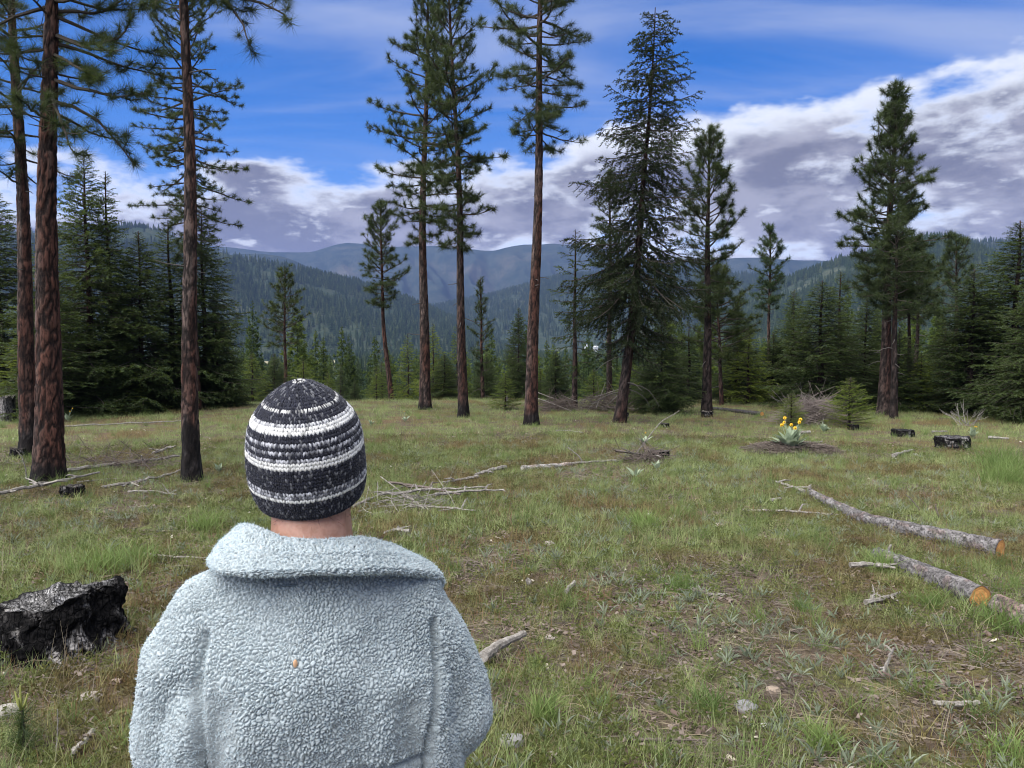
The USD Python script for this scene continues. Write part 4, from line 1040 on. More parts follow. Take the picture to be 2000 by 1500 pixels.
# knitted hat: every stitch a pair of yarn legs
def hat():
    r = np.random.default_rng(17)
    prof = np.array([(1010, 92), (1000, 97), (975, 103), (945, 106), (910, 106), (880, 104), (850, 100), (830, 94), (810, 84), (790, 69), (772, 51), (758, 34), (749, 19), (744, 7)], float)
    z = (1010 - prof[:, 0]) * PR / F * 0.868; a = prof[:, 1] * PR / F
    u = np.concatenate([[0], np.cumsum(np.hypot(np.diff(z), np.diff(a)))]); u /= u[-1]
    uu = np.linspace(0, 1, 300); z = np.interp(uu, u, z); a = np.interp(uu, u, a)
    ker = np.hanning(31) / np.hanning(31).sum()
    z2, a2 = np.convolve(np.pad(z, 15, "edge"), ker, "valid"), np.convolve(np.pad(a, 15, "edge"), ker, "valid")
    w = np.clip(np.minimum(uu, 1 - uu) * 14, 0, 1); z = z * (1 - w) + z2 * w; a = a * (1 - w) + a2 * w
    def at_(u_, th):
        zz, aa = np.interp(u_, uu, z), np.interp(u_, uu, a)
        rib = 1 + 0.016 * np.abs(np.cos(th * 11)) ** 0.5 - 0.010 * np.clip(1.15 - u_, 0, 1)
        wav = 1 + 0.012 * np.sin(th * 3 + 1.0) + 0.008 * np.sin(th * 5 + 12 * u_)
        p = np.stack([aa * rib * wav * np.sin(th), -aa * rib * wav * 1.13 * np.cos(th), zz], -1)
        return p
    ROWS = "DDDDDD" + "W" + "MM" + "DDDDDD" + "WW" + "M" + "D" + "M" + "D" + "M" + "DD" + "WW" + "G" + "DDD" + "P" + "DDDDDDDDD" + "P"
    nr = len(ROWS); cols = 88
    legs_v, legs_f, tints = [], [], []
    rings, sides = 4, 5
    sq = np.linspace(0, 1, rings)
    nv = 0
    for j, kind in enumerate(ROWS):
        nc = cols if j < nr - 9 else (cols // 2 if j < nr - 4 else cols // 4)
        dth = pi2 / nc; h = 1 / nr
        k = np.arange(nc)
        for sgn in (-1, 1):
            th = (k + 0.5) * dth + r.normal(0, 0.05 * dth, nc)
            tt = th[:, None] + sgn * dth * (0.05 + 0.36 * sq[None])
            ut = np.clip((j + 0.0 + sq[None] * 1.3) * h + r.normal(0, 0.05 * h, (nc, 1)), 0, 0.9999)
            c = at_(ut, tt)
            e = 1e-3
            nrm = unit(np.cross(at_(ut, tt + e) - c, at_(np.minimum(ut + e, 1), tt) - c))
            c = c + nrm * (0.0010 + 0.0016 * np.sin(sq * PI * 0.8)[None, :, None])
            tg = unit(np.gradient(c, axis=1)); sd = unit(np.cross(tg, nrm))
            width = np.minimum(0.0023, 0.26 * np.linalg.norm(at_(np.full(nc, (j + .5) * h), th + dth) - at_(np.full(nc, (j + .5) * h), th), axis=1)) + 0.0003
            rad = width[:, None] * (0.72 + 0.3 * np.sin(sq * PI))[None]
            ang = np.arange(sides) / sides * pi2
            v = c[:, :, None] + rad[:, :, None, None] * (np.cos(ang)[None, None, :, None] * sd[:, :, None] + 0.9 * np.sin(ang)[None, None, :, None] * nrm[:, :, None])
            legs_v.append(v.reshape(-1, 3))
            i = np.arange(rings * sides).reshape(rings, sides); jn = np.roll(i, -1, 1)
            f = np.vstack([np.stack([i[:-1].ravel(), jn[:-1].ravel(), jn[1:].ravel()], 1), np.stack([i[:-1].ravel(), jn[1:].ravel(), i[1:].ravel()], 1)])
            legs_f.append((f[None] + nv + (np.arange(nc) * rings * sides)[:, None, None]).reshape(-1, 3)); nv += nc * rings * sides
            x = r.random((nc, 1, 1)); y = r.random((nc, 1, 1))
            dark = np.array([0.010, 0.011, 0.018]) * (0.6 + 0.8 * x) + (y > 0.86) * 0.10
            white = np.array([0.74, 0.73, 0.69]) * np.where(y > 0.12, 0.8 + 0.2 * x, 0.45)
            mix = np.where(x > 0.45, np.array([0.42, 0.42, 0.44]) * (0.5 + 0.9 * y), np.array([0.05, 0.052, 0.065]) + 0.1 * y)
            grey = np.where(x > 0.2, np.array([0.55, 0.55, 0.55]) * (0.5 + 0.6 * y), np.array([0.08, 0.08, 0.09]) + 0.1 * y)
            patch = np.where(x > 0.35, white * (0.35 + 0.6 * y), dark)
            col = {"D": dark, "W": white, "M": mix, "G": grey, "P": patch}[kind]
            tints.append(np.broadcast_to(col, (nc, rings * sides, 3)).reshape(-1, 3))
    under_th = np.linspace(0, pi2, 97); under_u = np.linspace(0, 0.999, 60)
    U_, T_ = np.meshgrid(under_u, under_th, indexing="ij")
    gv, gf = grid_mesh(at_(U_, T_))
    return (np.vstack(legs_v), np.vstack(legs_f)), np.vstack(tints), (gv, gf)

(hv, hf), ht, (gv, gf) = hat()
cr, sr, cp, sp = math.cos(-0.085), math.sin(-0.085), math.cos(0.20), math.sin(0.20)
RH = np.array([[cr, 0, sr], [0, 1, 0], [-sr, 0, cr]]) @ np.array([[1, 0, 0], [0, cp, -sp], [0, sp, cp]])
HATO = np.array([0.0, 0.0, 1.443])
place = lambda v: (v @ RH.T) + HATO + [0, 0.02, 0]
def yarn_look():
    g = NG(); p = g.n("texture_coordinate", "object"); t = g.n("attribute", "color", attribute="tint")
    n = g.noise(p, 700.0, 3.0, 0.7)
    c = g.mixc(g.map(n, 0.42, 0.66, 0.0, 0.15), t, (0.25, 0.25, 0.28))
    b = g.n("bump", "normal", height=n, strength=0.7, distance=0.001)
    return g.build("yarn_look", surface=g.n("principled_bsdf", "BSDF", base_color=c, roughness=0.95, specular_ior_level=0.05, sheen_weight=0.08, sheen_roughness=0.5, normal=b))
M_yarn = yarn_look()
hat_m = obj("knitted_hat", (place(hv), hf), M_yarn, PP, smooth=True, color=ht, label="dark heather knitted hat with white and grey stripes")
obj("lining", (place(gv * [0.985, 0.985, 1.0]), gf), simple("hat_lining_look", (0.03, 0.03, 0.04), 1.0, 0.0), hat_m.GetPath(), smooth=True)
hat_t = trimesh.Trimesh(place(gv), gf[:, ::-1], process=False)
obj("wool_fibre", fuzz(hat_t, 26000, 0.008, 0.0004, 8, None, 0.5), simple("wool_fibre_look", (0.22, 0.22, 0.25), 1.0, 0.0), hat_m.GetPath(), kind="stuff")
OPEN_SPOTS.append((PX, PY, 0.22))

# ------------------------------------------------------------------ logs, stumps, sticks and plants of the clearing
def wood_look(name, bump=0.8):
    g = NG(); p = g.n("texture_coordinate", "object"); t = g.n("attribute", "color", attribute="tint")
    n = g.noise(p, 55.0, 5.0, 0.65, 0.3); m = g.noise(p, 210.0, 3.0, 0.6)
    c = g.mixc(g.map(n, 0.38, 0.56, 0.85, 0.0), t, (0.014, 0.012, 0.011))
    c = g.mixc(g.map(m, 0.5, 0.75, 0.0, 0.35), c, (0.30, 0.27, 0.24))
    b = g.n("bump", "normal", height=g.math("add", n, g.math("multiply", m, 0.4)), strength=bump, distance=0.012)
    return g.build(name, surface=g.n("principled_bsdf", "BSDF", base_color=c, roughness=0.9, specular_ior_level=0.2, normal=b))
def cut_look():
    g = NG(); t = g.n("attribute", "color", attribute="tint"); p = g.n("texture_coordinate", "object")
    n = g.noise(p, 90.0, 4.0, 0.6)
    c = g.mixc(g.map(n, 0.3, 0.7, 0.0, 0.35), t, (0.16, 0.06, 0.02))
    return g.build("cut_wood_look", surface=g.n("principled_bsdf", "BSDF", base_color=c, roughness=0.8, specular_ior_level=0.2))
M_wood, M_cut = wood_look("log_bark_look"), cut_look()
def grey_wood():
    g = NG(); p = g.n("texture_coordinate", "object")
    n = g.noise(p, 30.0, 4.0, 0.6, 0.4); m = g.noise(p, 160.0, 3.0, 0.6); oi = g.n("object_info")
    c = g.ramp(g.math("add", g.math("multiply", n, 0.7), g.math("multiply", m, 0.3)), [(0.3, (0.07, 0.06, 0.05)), (0.5, (0.20, 0.18, 0.155)), (0.72, (0.40, 0.37, 0.33))])
    b = g.n("bump", "normal", height=g.math("add", n, m), strength=0.6, distance=0.004)
    return g.build("weathered_wood_look", surface=g.n("principled_bsdf", "BSDF", base_color=c, roughness=0.85, specular_ior_level=0.2, normal=b))
M_grey = grey_wood()
M_brown = simple("dead_twig_look", (0.12, 0.095, 0.08), 0.95); M_slash = simple("slash_twig_look", (0.20, 0.165, 0.145), 0.95)
BARKG = np.array([0.19, 0.176, 0.17])

def cut_disc(c, d, r, seed, col=(0.50, 0.25, 0.08)):
    """sawn end with growth rings as fine relief"""
    rr = np.linspace(0, 1, 12); th = np.arange(36) / 36 * pi2
    d = unit(np.asarray(d, float)); u = unit(np.cross(d, [0.1, 0.2, 1.0])); w = np.cross(d, u); q = np.random.default_rng(seed)
    jit = 1 + 0.04 * np.sin(th * 3 + seed) + 0.03 * np.sin(th * 7 + seed)
    off = q.uniform(-0.12, 0.12, 2)
    P_ = c + (rr[:, None, None] * r * jit[None, :, None]) * (np.cos(th)[None, :, None] * u + np.sin(th)[None, :, None] * w) + (r * off[0] * u + r * off[1] * w) * (1 - rr[:, None, None]) + d * 0.0015 * (np.arange(12) % 2)[:, None, None]
    v = P_.reshape(-1, 3); i = np.arange(12 * 36).reshape(12, 36); j = np.roll(i, -1, 1)
    f = np.vstack([np.stack([i[:-1].ravel(), i[1:].ravel(), j[1:].ravel()], 1), np.stack([i[:-1].ravel(), j[1:].ravel(), j[:-1].ravel()], 1)])
    base = np.array(col) * (0.75 + 0.5 * q.random((12, 1, 1))) * (0.75 + 0.4 * meshkit.noise(np.stack([np.cos(th) * 2, np.sin(th) * 2, 0 * th], -1) + seed, seed)[None, :, None])
    base = np.where(rr[:, None, None] > 0.94, [0.07, 0.045, 0.035], base) * np.where((rr[:, None, None] > 0.70) & (rr[:, None, None] < 0.94), 0.75, 1.0)
    return (v, f), base.reshape(-1, 3)

def log(label, pts, r0, r1, seed, cuts=(True, False), tint=BARKG, cat="log", group=None, stubs=3, lift=0.7, sag=None):
    """felled log: pts pixels of its ground line from the thick end on; radii in metres"""
    W = np.array([hit(*p) for p in pts]); n = 60
    u = np.linspace(0, len(W) - 1, n); c = np.stack([np.interp(u, np.arange(len(W)), W[:, k]) for k in range(3)], 1)
    c = np.stack([np.convolve(np.pad(c[:, k], 6, "reflect", reflect_type="odd"), np.ones(13) / 13, "valid") for k in range(3)], 1)
    rad = np.linspace(r0, r1, n); c[:, 2] += rad * lift
    r = np.random.default_rng(seed); sides = 26
    o = c.mean(0).copy(); c = c - o
    v, f = tube(c, rad, sides)
    b = v[: n * sides].reshape(n, sides, 3); out = b - c[:, None]; th = np.arange(sides) / sides * pi2
    arc = np.linspace(0, np.linalg.norm(np.diff(c, axis=0), axis=1).sum(), n)
    q = np.stack([np.cos(th)[None] * rad[:, None] * 26 + 0 * arc[:, None], np.sin(th)[None] * rad[:, None] * 26 + 0 * arc[:, None], np.broadcast_to(arc[:, None] * 9, (n, sides))], -1)
    nz = meshkit.fbm(q, 3, seed); pl = np.clip((np.abs(2 * nz - 1)) * 3, 0, 1)
    v[: n * sides] = (c[:, None] + out * (1 + 0.12 * (pl - 0.6))[..., None]).reshape(-1, 3)
    col = np.asarray(tint) * (0.35 + 0.75 * pl[..., None]) * (0.7 + 0.6 * meshkit.noise(q * 2.1, seed + 2)[..., None])
    col = col * (1 - 0.35 * (meshkit.noise(q * 0.7, seed + 4)[..., None] > 0.62) * np.array([0.1, 0.5, 0.6]))
    t = thing("log", label, cat, o, 0, group)
    obj("bark", (v, f), M_wood, t.GetPath(), smooth=True, color=np.vstack([col.reshape(-1, 3), col[0, :1], col[-1, :1]]))
    for e, on in zip((0, -1), cuts):
        if on:
            d = c[0] - c[1] if e == 0 else c[-1] - c[-2]; d = unit(d)
            m, cc_ = cut_disc(c[e] + d * 0.003, d, rad[e] * 0.97, seed + e); obj("cut_end", m, M_cut, t.GetPath(), color=cc_)
    for k in range(stubs):
        i = r.integers(4, n - 4); d = unit(np.array([r.normal(0, 1), r.normal(0, 1), r.uniform(0.3, 1.4)])); ln = rad[i] * r.uniform(1.2, 2.0)
        obj("branch_stub", tube(np.array([c[i], c[i] + d * ln * .8, c[i] + d * ln]), np.array([.16, .13, .08]) * rad[i] * 1.4, 6), M_grey, t.GetPath())
    for k in np.linspace(0, n - 1, 7).astype(int): OPEN_SPOTS.append((W[0][0] * 0 + c[k][0] + o[0], c[k][1] + o[1], rad[k] * 0.9))
    return t

def stick(label, pts, w, seed=0, mat=None, cat="stick", name="stick", twigs=0, up=1.1, group=None, end=0.5, twig_len=0.25, sides=6):
    """dead branch lying along pixels; a pixel with a third number stands that many metres above the ground"""
    w = w * 1.3
    W = np.array([(hit(p[0], p[1]) + [0, 0, w * up]) if len(p) == 2 else (lambda h: at(p[0], p[1], math.hypot(h[0], h[1])))(hit(p[2], p[3])) for p in pts])
    n = max(10, 5 * len(W)); u = np.linspace(0, len(W) - 1, n); r = np.random.default_rng(seed + int(pts[0][0]) * 7 + int(pts[0][1]))
    c = np.stack([np.interp(u, np.arange(len(W)), W[:, k]) for k in range(3)], 1)
    c[1:-1] = (c[:-2] + 2 * c[1:-1] + c[2:]) / 4; L = np.linalg.norm(c[-1] - c[0]); c[1:-1] += r.normal(0, 0.004 * min(L, 1.5) + w * 0.05, (n - 2, 3)) * [1, 1, 0.6]
    o = c.mean(0).copy(); rad = np.linspace(w, w * end, n) * (1 + 0.07 * r.normal(size=n)).clip(0.85, 1.15) / 2
    t = thing(name, label, cat, o, 0, group)
    obj("stem", tube(c - o, rad, sides), mat or M_grey, t.GetPath(), smooth=35)
    for k in range(twigs):
        i = r.integers(2, n - 1); d = unit(np.array([r.normal(), r.normal(), r.uniform(-0.2, 0.45)])); l = twig_len * r.uniform(0.4, 1.1)
        obj("twig", tube(np.array([c[i] - o, c[i] - o + d * l * .5 + r.normal(0, .02, 3), c[i] - o + d * l]), np.array([.35, .25, .12]) * w, 4), mat or M_grey, t.GetPath())
    return t

log("nearer bark covered log on the right, red brown sawn end facing the viewer", [(1914, 1184), (1830, 1142), (1712, 1094)], 0.082, 0.064, 201, stubs=2)
log("farther bark covered log on the right, orange sawn end at its right tip", [(1953, 1086), (1850, 1062), (1760, 1042), (1688, 1024)], 0.082, 0.066, 202, stubs=4)
log("thinner half stripped log continuing from the farther log to the left", [(1690, 1024), (1640, 1000), (1588, 972)], 0.068, 0.05, 203, cuts=(False, False), tint=BARKG * 1.2, stubs=3)
log("short sawn log piece at the right edge of the picture", [(1948, 1198), (2030, 1236)], 0.075, 0.075, 204, cuts=(True, True), stubs=1, tint=BARKG * [1.1, .95, .85])
log("dark log with an orange sawn end, lying in front of the right wood", [(1488, 812), (1440, 806), (1390, 800)], 0.062, 0.05, 205, stubs=2, tint=BARKG * 0.4)
log("pale barkless log lying flat behind the leaning fir trunk", [(1226, 801), (1180, 799), (1134, 799)], 0.06, 0.045, 206, cuts=(False, False), stubs=2, tint=np.array([.42, .40, .36]))
log("pale weathered log end in the middle of the clearing", [(1020, 921), (1070, 916), (1116, 911)], 0.05, 0.036, 207, cuts=(False, False), stubs=1, tint=np.array([.40, .375, .34]))
stick("thin weathered pole continuing from the pale log end to the right", [(1118, 911), (1160, 907), (1205, 904)], 0.03, 1)
stick("weathered log piece left of the pale log end", [(988, 921), (960, 926), (928, 937)], 0.045, 2, twigs=2)
stick("weathered branch below and left of the log piece, pointing to the hat", [(934, 938), (900, 944), (862, 951)], 0.035, 3, twigs=2)
stick("long bleached pole leaning past the foot of the thick reddish pine", [(-20, 986), (60, 970), (120, 957), (195, 940)], 0.036, 4, twigs=9, twig_len=0.3, up=2.5)
stick("long pale pole on the far grass between the two left pines", [(118, 838), (200, 833), (290, 829), (362, 826)], 0.035, 5)
stick("pale pole behind the thick reddish pine leading right to the charred pine", [(118, 931), (180, 922), (240, 915), (300, 907), (350, 900)], 0.05, 6, twigs=3)
stick("pale branch ending at the foot of the charred pine", [(200, 960), (270, 948), (320, 936), (362, 924)], 0.035, 7, twigs=3)
stick("short thin pale stick left of the charred pine's foot", [(250, 965), (300, 964), (345, 971)], 0.022, 8, twigs=2)
stick("thin long stick between pale pole and pale branch, left", [(150, 946), (210, 939), (268, 938)], 0.018, 9)
stick("grey stick on dark litter left of the charred pine, farther back", [(298, 893), (318, 886), (333, 878)], 0.04, 10, twigs=2)
stick("curved bleached twig standing against the thick reddish pine's left side", [(53, 945), (50, 915, 53, 945), (44, 893, 53, 945), (32, 880, 53, 945)], 0.014, 11, end=0.6)
stick("white stick with a fork beside the jacket's left collar", [(280, 1089), (330, 1095), (402, 1097)], 0.022, 12)
stick("thin pale stick crossing above the forked white stick", [(338, 1089), (365, 1079), (396, 1067)], 0.012, 13)
stick("long thin arching pale branch sticking up in the middle of the clearing", [(1237, 896), (1262, 860, 1237, 896), (1290, 825, 1237, 896), (1327, 802, 1237, 896)], 0.018, 14, end=0.4)
stick("small bent pale stick left of the arching branch", [(1139, 908), (1130, 890, 1139, 908), (1108, 873, 1139, 908)], 0.018, 15)
stick("pale crooked stick lying at the foot of the arching branch", [(1200, 905), (1240, 898), (1305, 905)], 0.018, 16, twigs=4)
stick("gnarled grey branch piece beside the jacket's right elbow", [(944, 1309), (978, 1284), (1024, 1262)], 0.052, 17, end=0.55, sides=9)
stick("small white wood piece standing up in the grass, right of the collar", [(1034, 1150), (1029, 1132, 1034, 1150)], 0.032, 18, end=0.8)
stick("small white wood piece leaning right, next to the standing one", [(1105, 1167), (1122, 1147)], 0.028, 19, end=0.8)
stick("straight pale stick at the lower right", [(1822, 1385), (1870, 1388), (1912, 1385)], 0.022, 20, end=0.9)
stick("short thick broken branch left of the nearer log", [(1660, 1116), (1700, 1114), (1748, 1122)], 0.035, 21, twigs=2)
stick("forked grey dead branch below the nearer log", [(1690, 1188), (1725, 1180), (1757, 1168)], 0.028, 22, twigs=5, twig_len=0.16)
stick("grey stick poking up left of the lower pale stick", [(1726, 1322), (1735, 1290, 1726, 1322), (1745, 1265, 1726, 1322)], 0.017, 23, twigs=2, twig_len=0.1)
stick("thin brown stick at the bottom edge, right of the middle", [(1220, 1452), (1300, 1450), (1380, 1452)], 0.010, 24, M_brown)
stick("thin stick with a fork at the lower middle", [(1340, 1150), (1390, 1168), (1420, 1166)], 0.016, 25, M_grey, twigs=3, twig_len=0.15)
stick("pale broken root piece at the left end of the half stripped log", [(1588, 972), (1584, 958, 1588, 972), (1580, 948, 1588, 972)], 0.045, 26, end=0.5)
stick("weathered branch left of the half stripped log", [(1570, 968), (1545, 958), (1515, 948)], 0.035, 27, twigs=3)
stick("white curled wood piece left of the logs", [(1505, 985), (1512, 975, 1508, 984), (1525, 981)], 0.03, 28, end=0.7)
stick("flat pale stick in the grass left of the logs", [(1450, 1003), (1530, 1004), (1640, 1012)], 0.024, 29, M_grey, twigs=4)
stick("bleached wood scrap in front of the right stumps", [(1745, 898), (1765, 891), (1782, 886)], 0.045, 30)
stick("thin dark stick leaning in the grass above the farther log", [(1797, 1000), (1780, 975, 1797, 1000), (1768, 965, 1797, 1000)], 0.014, 31, M_brown)
stick("thin dark stick leaning beside the other, right one", [(1834, 1015), (1826, 985, 1834, 1015)], 0.014, 32, M_brown)
stick("pale straight stick right of the small stump with a pale wedge", [(1820, 848), (1850, 847)], 0.035, 33)
stick("pale bark strip near the right edge, behind the big grass tuft", [(1930, 862), (1970, 864)], 0.05, 34)
stick("white stick lying on the brown mound right of the yellow flowers", [(1560, 877), (1585, 870), (1606, 866)], 0.028, 35, twigs=1)
stick("flat pale board scrap behind the yellow flowers", [(1562, 852), (1582, 851)], 0.05, 36, end=1.0)
stick("short pale stick behind the tallest trunk's foot, right", [(1085, 845), (1110, 845), (1138, 849)], 0.028, 37)
stick("thin white post at the far edge of the clearing, left of the tallest trunk", [(991, 797), (991, 770, 991, 797)], 0.045, 38, cat="post", name="post", end=1.0)
stick("thin grey snag standing right of the pale barkless log", [(1166, 797), (1166, 765, 1166, 797)], 0.03, 39, M_dead)
stick("fallen pale stick low at the left bottom beside the jacket", [(140, 1487), (165, 1462), (183, 1440)], 0.022, 40, end=0.9)
stick("thin upright dry stalk in front of the burnt stump", [(108, 1500), (112, 1440, 108, 1500), (112, 1385, 108, 1500)], 0.006, 41, M_grey)
stick("pale wood chip lying behind the hat's right side", [(800, 1046), (770, 1044), (750, 1050)], 0.03, 42, twigs=2)
for k, (a_, b_, lab) in enumerate([((700, 1003), (960, 953), "longest pale stick of the loose heap right of the hat"), ((690, 1000), (800, 955), "pale stick at the back of the loose heap right of the hat"), ((740, 985), (950, 970), "thin pale stick crossing the loose heap right of the hat"), ((790, 990), (845, 1000), "short forked stick in front of the loose heap"), ((780, 972), (830, 1005), "stick pointing down in the middle of the loose heap"), ((850, 985), (985, 975), "right end stick of the loose heap"), ((700, 1015), (770, 1003), "lowest left stick of the loose heap"), ((800, 1000), (930, 1008), "faint lower right stick of the loose heap"), ((760, 960), (900, 985), "dull brown stick under the loose heap"), ((830, 965), (870, 1002), "short upright looking stick at the heap's right half")]):
    stick(lab, [a_, ((a_[0] + b_[0]) / 2, (a_[1] + b_[1]) / 2 - 3), b_], 0.016 + 0.006 * (k % 3), 60 + k, M_grey if k != 8 else M_brown, twigs=4, twig_len=0.22, up=1 + (k % 3))

# stumps
def stump_look():
    g = NG(); t = g.n("attribute", "color", attribute="tint"); p = g.n("texture_coordinate", "object")
    st = g.scalev(p, (1, 1, 0.22))
    n = g.noise(st, 70.0, 6.0, 0.7, 0.3)
    w = g.n("voronoi_texture", "distance", feature="distance_to_edge", vector=g.scalev(p, (1, 1, 0.45)), scale=32.0)
    cr = g.map(w, 0.0, 0.10, 0.0, 1.0)
    c = g.mixc(g.map(n, 0.40, 0.58, 0.9, 0.0), t, (0.004, 0.004, 0.004))
    c = g.mixc(g.math("multiply", g.math("subtract", 1.0, cr), 0.7), c, (0.003, 0.003, 0.003))
    b = g.n("bump", "normal", height=g.math("add", g.math("multiply", n, 1.2), g.math("multiply", cr, 0.5)), strength=1.0, distance=0.02)
    return g.build("charred_wood_look", surface=g.n("principled_bsdf", "BSDF", base_color=c, roughness=0.95, specular_ior_level=0.08, normal=b))
M_char = stump_look()
def stump(label, px, py, width, height, seed, white=0.15, tall=1.0, slope=0.0, flare=0.35, col=DARKB, top=(0.10, 0.09, 0.08), name="tree_stump", sides=40, rows=22, wedge=None, elong=1.0, rough=0.10, streak=1.0, lump=0.0, shear=0.0):
    o = hit(px, py); r = np.random.default_rng(seed); R0 = width / 2
    th = np.arange(sides) / sides * pi2; t = np.linspace(0, 1, rows)
    T_, TH = np.meshgrid(t, th, indexing="ij")
    lobes = 1 + 0.10 * np.sin(TH * 3 + seed) + 0.07 * np.sin(TH * 5 + seed * 2)
    q = np.stack([np.cos(TH) * 2.2, np.sin(TH) * 2.2, T_ * 1.1], -1)
    ridge_ = np.abs(2 * meshkit.fbm(q * [2.0, 2.0, 1.6] + 0.8 * meshkit.noise(q * 1.3, seed)[..., None], 5, seed) - 1)
    rad = R0 * lobes * (1 + flare * np.exp(-T_ * 4.0)) * (1 + rough * 3 * (0.35 - ridge_))
    topz = height * (1 + 0.16 * (meshkit.fbm(q[-1:] * 2, 3, seed + 1) - 0.5) * 2 + slope * np.cos(TH[:1]))
    z = -0.05 + (topz + 0.05) * T_
    P_ = np.stack([rad * np.cos(TH) * elong, rad * np.sin(TH), z], -1)
    rim = P_[-1]; inner = []
    for k, s in enumerate((0.82, 0.6, 0.38, 0.16)):
        zz = rim[:, 2] * 0.985 - 0.10 * height * (1 - s) + 0.05 * height * (r.random(sides) - 0.5)
        inner.append(np.stack([rim[:, 0] * s, rim[:, 1] * s, zz], 1))
    P_ = np.concatenate([P_, np.array(inner)], 0); n = len(P_)
    if lump > 0:
        q3 = P_ / width * 3.2
        P_ = P_ + lump * width * np.stack([meshkit.fbm(q3 + 9 * k, 4, seed + 30 + k) - 0.5 for k in range(3)], -1) * np.array([1.6, 1.6, 0.9]) + 0.25 * lump * width * np.stack([meshkit.fbm(q3 * 5 + 9 * k, 2, seed + 40 + k) - 0.5 for k in range(3)], -1)
        P_[..., 0] -= shear * P_[..., 2] * 0
    v = P_.reshape(-1, 3); i = np.arange(n * sides).reshape(n, sides); j = np.roll(i, -1, 1)
    f = np.vstack([np.stack([i[:-1].ravel(), j[:-1].ravel(), j[1:].ravel()], 1), np.stack([i[:-1].ravel(), j[1:].ravel(), i[1:].ravel()], 1)])
    v = np.vstack([v, [[0, 0, P_[-1, :, 2].mean()]]]); f = np.vstack([f, np.stack([i[-1], j[-1], np.full(sides, n * sides)], 1)])
    s1 = meshkit.fbm(np.stack([np.cos(TH + T_ * 0.7) * 9, np.sin(TH + T_ * 0.7) * 9, T_ * 1.6 + seed], -1), 4, seed + 5)
    s2 = meshkit.fbm(np.stack([np.cos(TH) * 1.6, np.sin(TH) * 1.6, T_ * 1.5], -1), 2, seed + 6)
    m = np.clip((s1 - (0.62 - white * 0.5)) * 14, 0, 1) * np.clip((s2 - 0.42) * 6, 0, 1) * streak
    c = np.asarray(col) * (0.5 + 1.0 * meshkit.noise(q * 6, seed)[..., None]); c = c * (1 - m[..., None]) + np.array([0.42, 0.39, 0.36]) * m[..., None]
    if wedge is not None:
        w = np.clip((0.22 - np.abs(TH - wedge)) * 12, 0, 1)[..., None] * np.clip(1.2 - T_, 0, 1)[..., None]; c = c * (1 - w) + np.array([0.55, 0.52, 0.47]) * w
    ct_ = np.asarray(top) * (0.5 + 1.1 * r.random((4, sides, 1))) * np.where(r.random((4, sides, 1)) > 0.75, 2.2, 1)
    tint = np.vstack([c.reshape(-1, 3), ct_.reshape(-1, 3), [np.asarray(top)]])
    t_ = thing(name, label, "tree stump", o, 0)
    ns = rows * sides
    side_f = f[(f < ns).all(1)]; top_f = f[~(f < ns).all(1)]
    obj("charred_side" if col is DARKB else "side", (v, side_f), M_char, t_.GetPath(), smooth=50, color=None if False else tint) if False else None
    # two parts: the sides and the broken top
    def part(nm, ff):
        u_, inv = np.unique(ff, return_inverse=True); obj(nm, (v[u_], inv.reshape(-1, 3)), M_char, t_.GetPath(), smooth=True, color=tint[u_])
    part("side", side_f); part("broken_top", top_f)
    OPEN_SPOTS.append((o[0], o[1], R0 * 1.05))
    return t_
stump("large burnt black stump with white weathered streaks beside the jacket's left arm", 112, 1262, 0.46, 0.30, 301, white=0.30, slope=0.15, flare=0.5, elong=1.2, sides=170, rows=90, rough=0.07, top=(0.19, 0.183, 0.175), streak=1.0, lump=0.20)
stump("wide low charred stump right of the brown mound, the larger of two", 1863, 876, 0.50, 0.20, 302, white=0.05, flare=0.1, top=(0.16, 0.15, 0.15))
stump("small charred stump with a pale wedge in its side", 1763, 852, 0.36, 0.13, 303, white=0.02, flare=0.1, wedge=4.9, top=(0.05, 0.05, 0.05))
stump("low cut stump right at the foot of the open crowned slender pine", 1380, 814, 0.26, 0.14, 304, white=0.05, flare=0.1, top=(0.36, 0.32, 0.27))
stump("small black stump at the right end of the slash pile", 1667, 840, 0.18, 0.12, 305, white=0.0, flare=0.2)
stump("grey weathered snag stump at the far left edge", 14, 822, 0.34, 0.58, 306, white=0.5, flare=0.25, col=np.array([.20, .185, .17]), top=(.25, .23, .21), rough=0.06)
stump("dark low stump lump at the foot of the dark leaning left trunk", 38, 893, 0.24, 0.14, 307, white=0.1)
stump("black burnt root lump at the foot of the arching branch", 1287, 898, 0.26, 0.14, 308, white=0.05, rough=0.2)
stump("tiny black burnt stub right of the leaning fir trunk", 1222, 817, 0.12, 0.14, 309, white=0.0)
stump("small dark charred lump on the grass right of the leaning fir", 1296, 834, 0.20, 0.08, 310, white=0.1)
stump("greyish root lump left of the charred pine's foot", 143, 968, 0.22, 0.12, 311, white=0.3, rough=0.2)

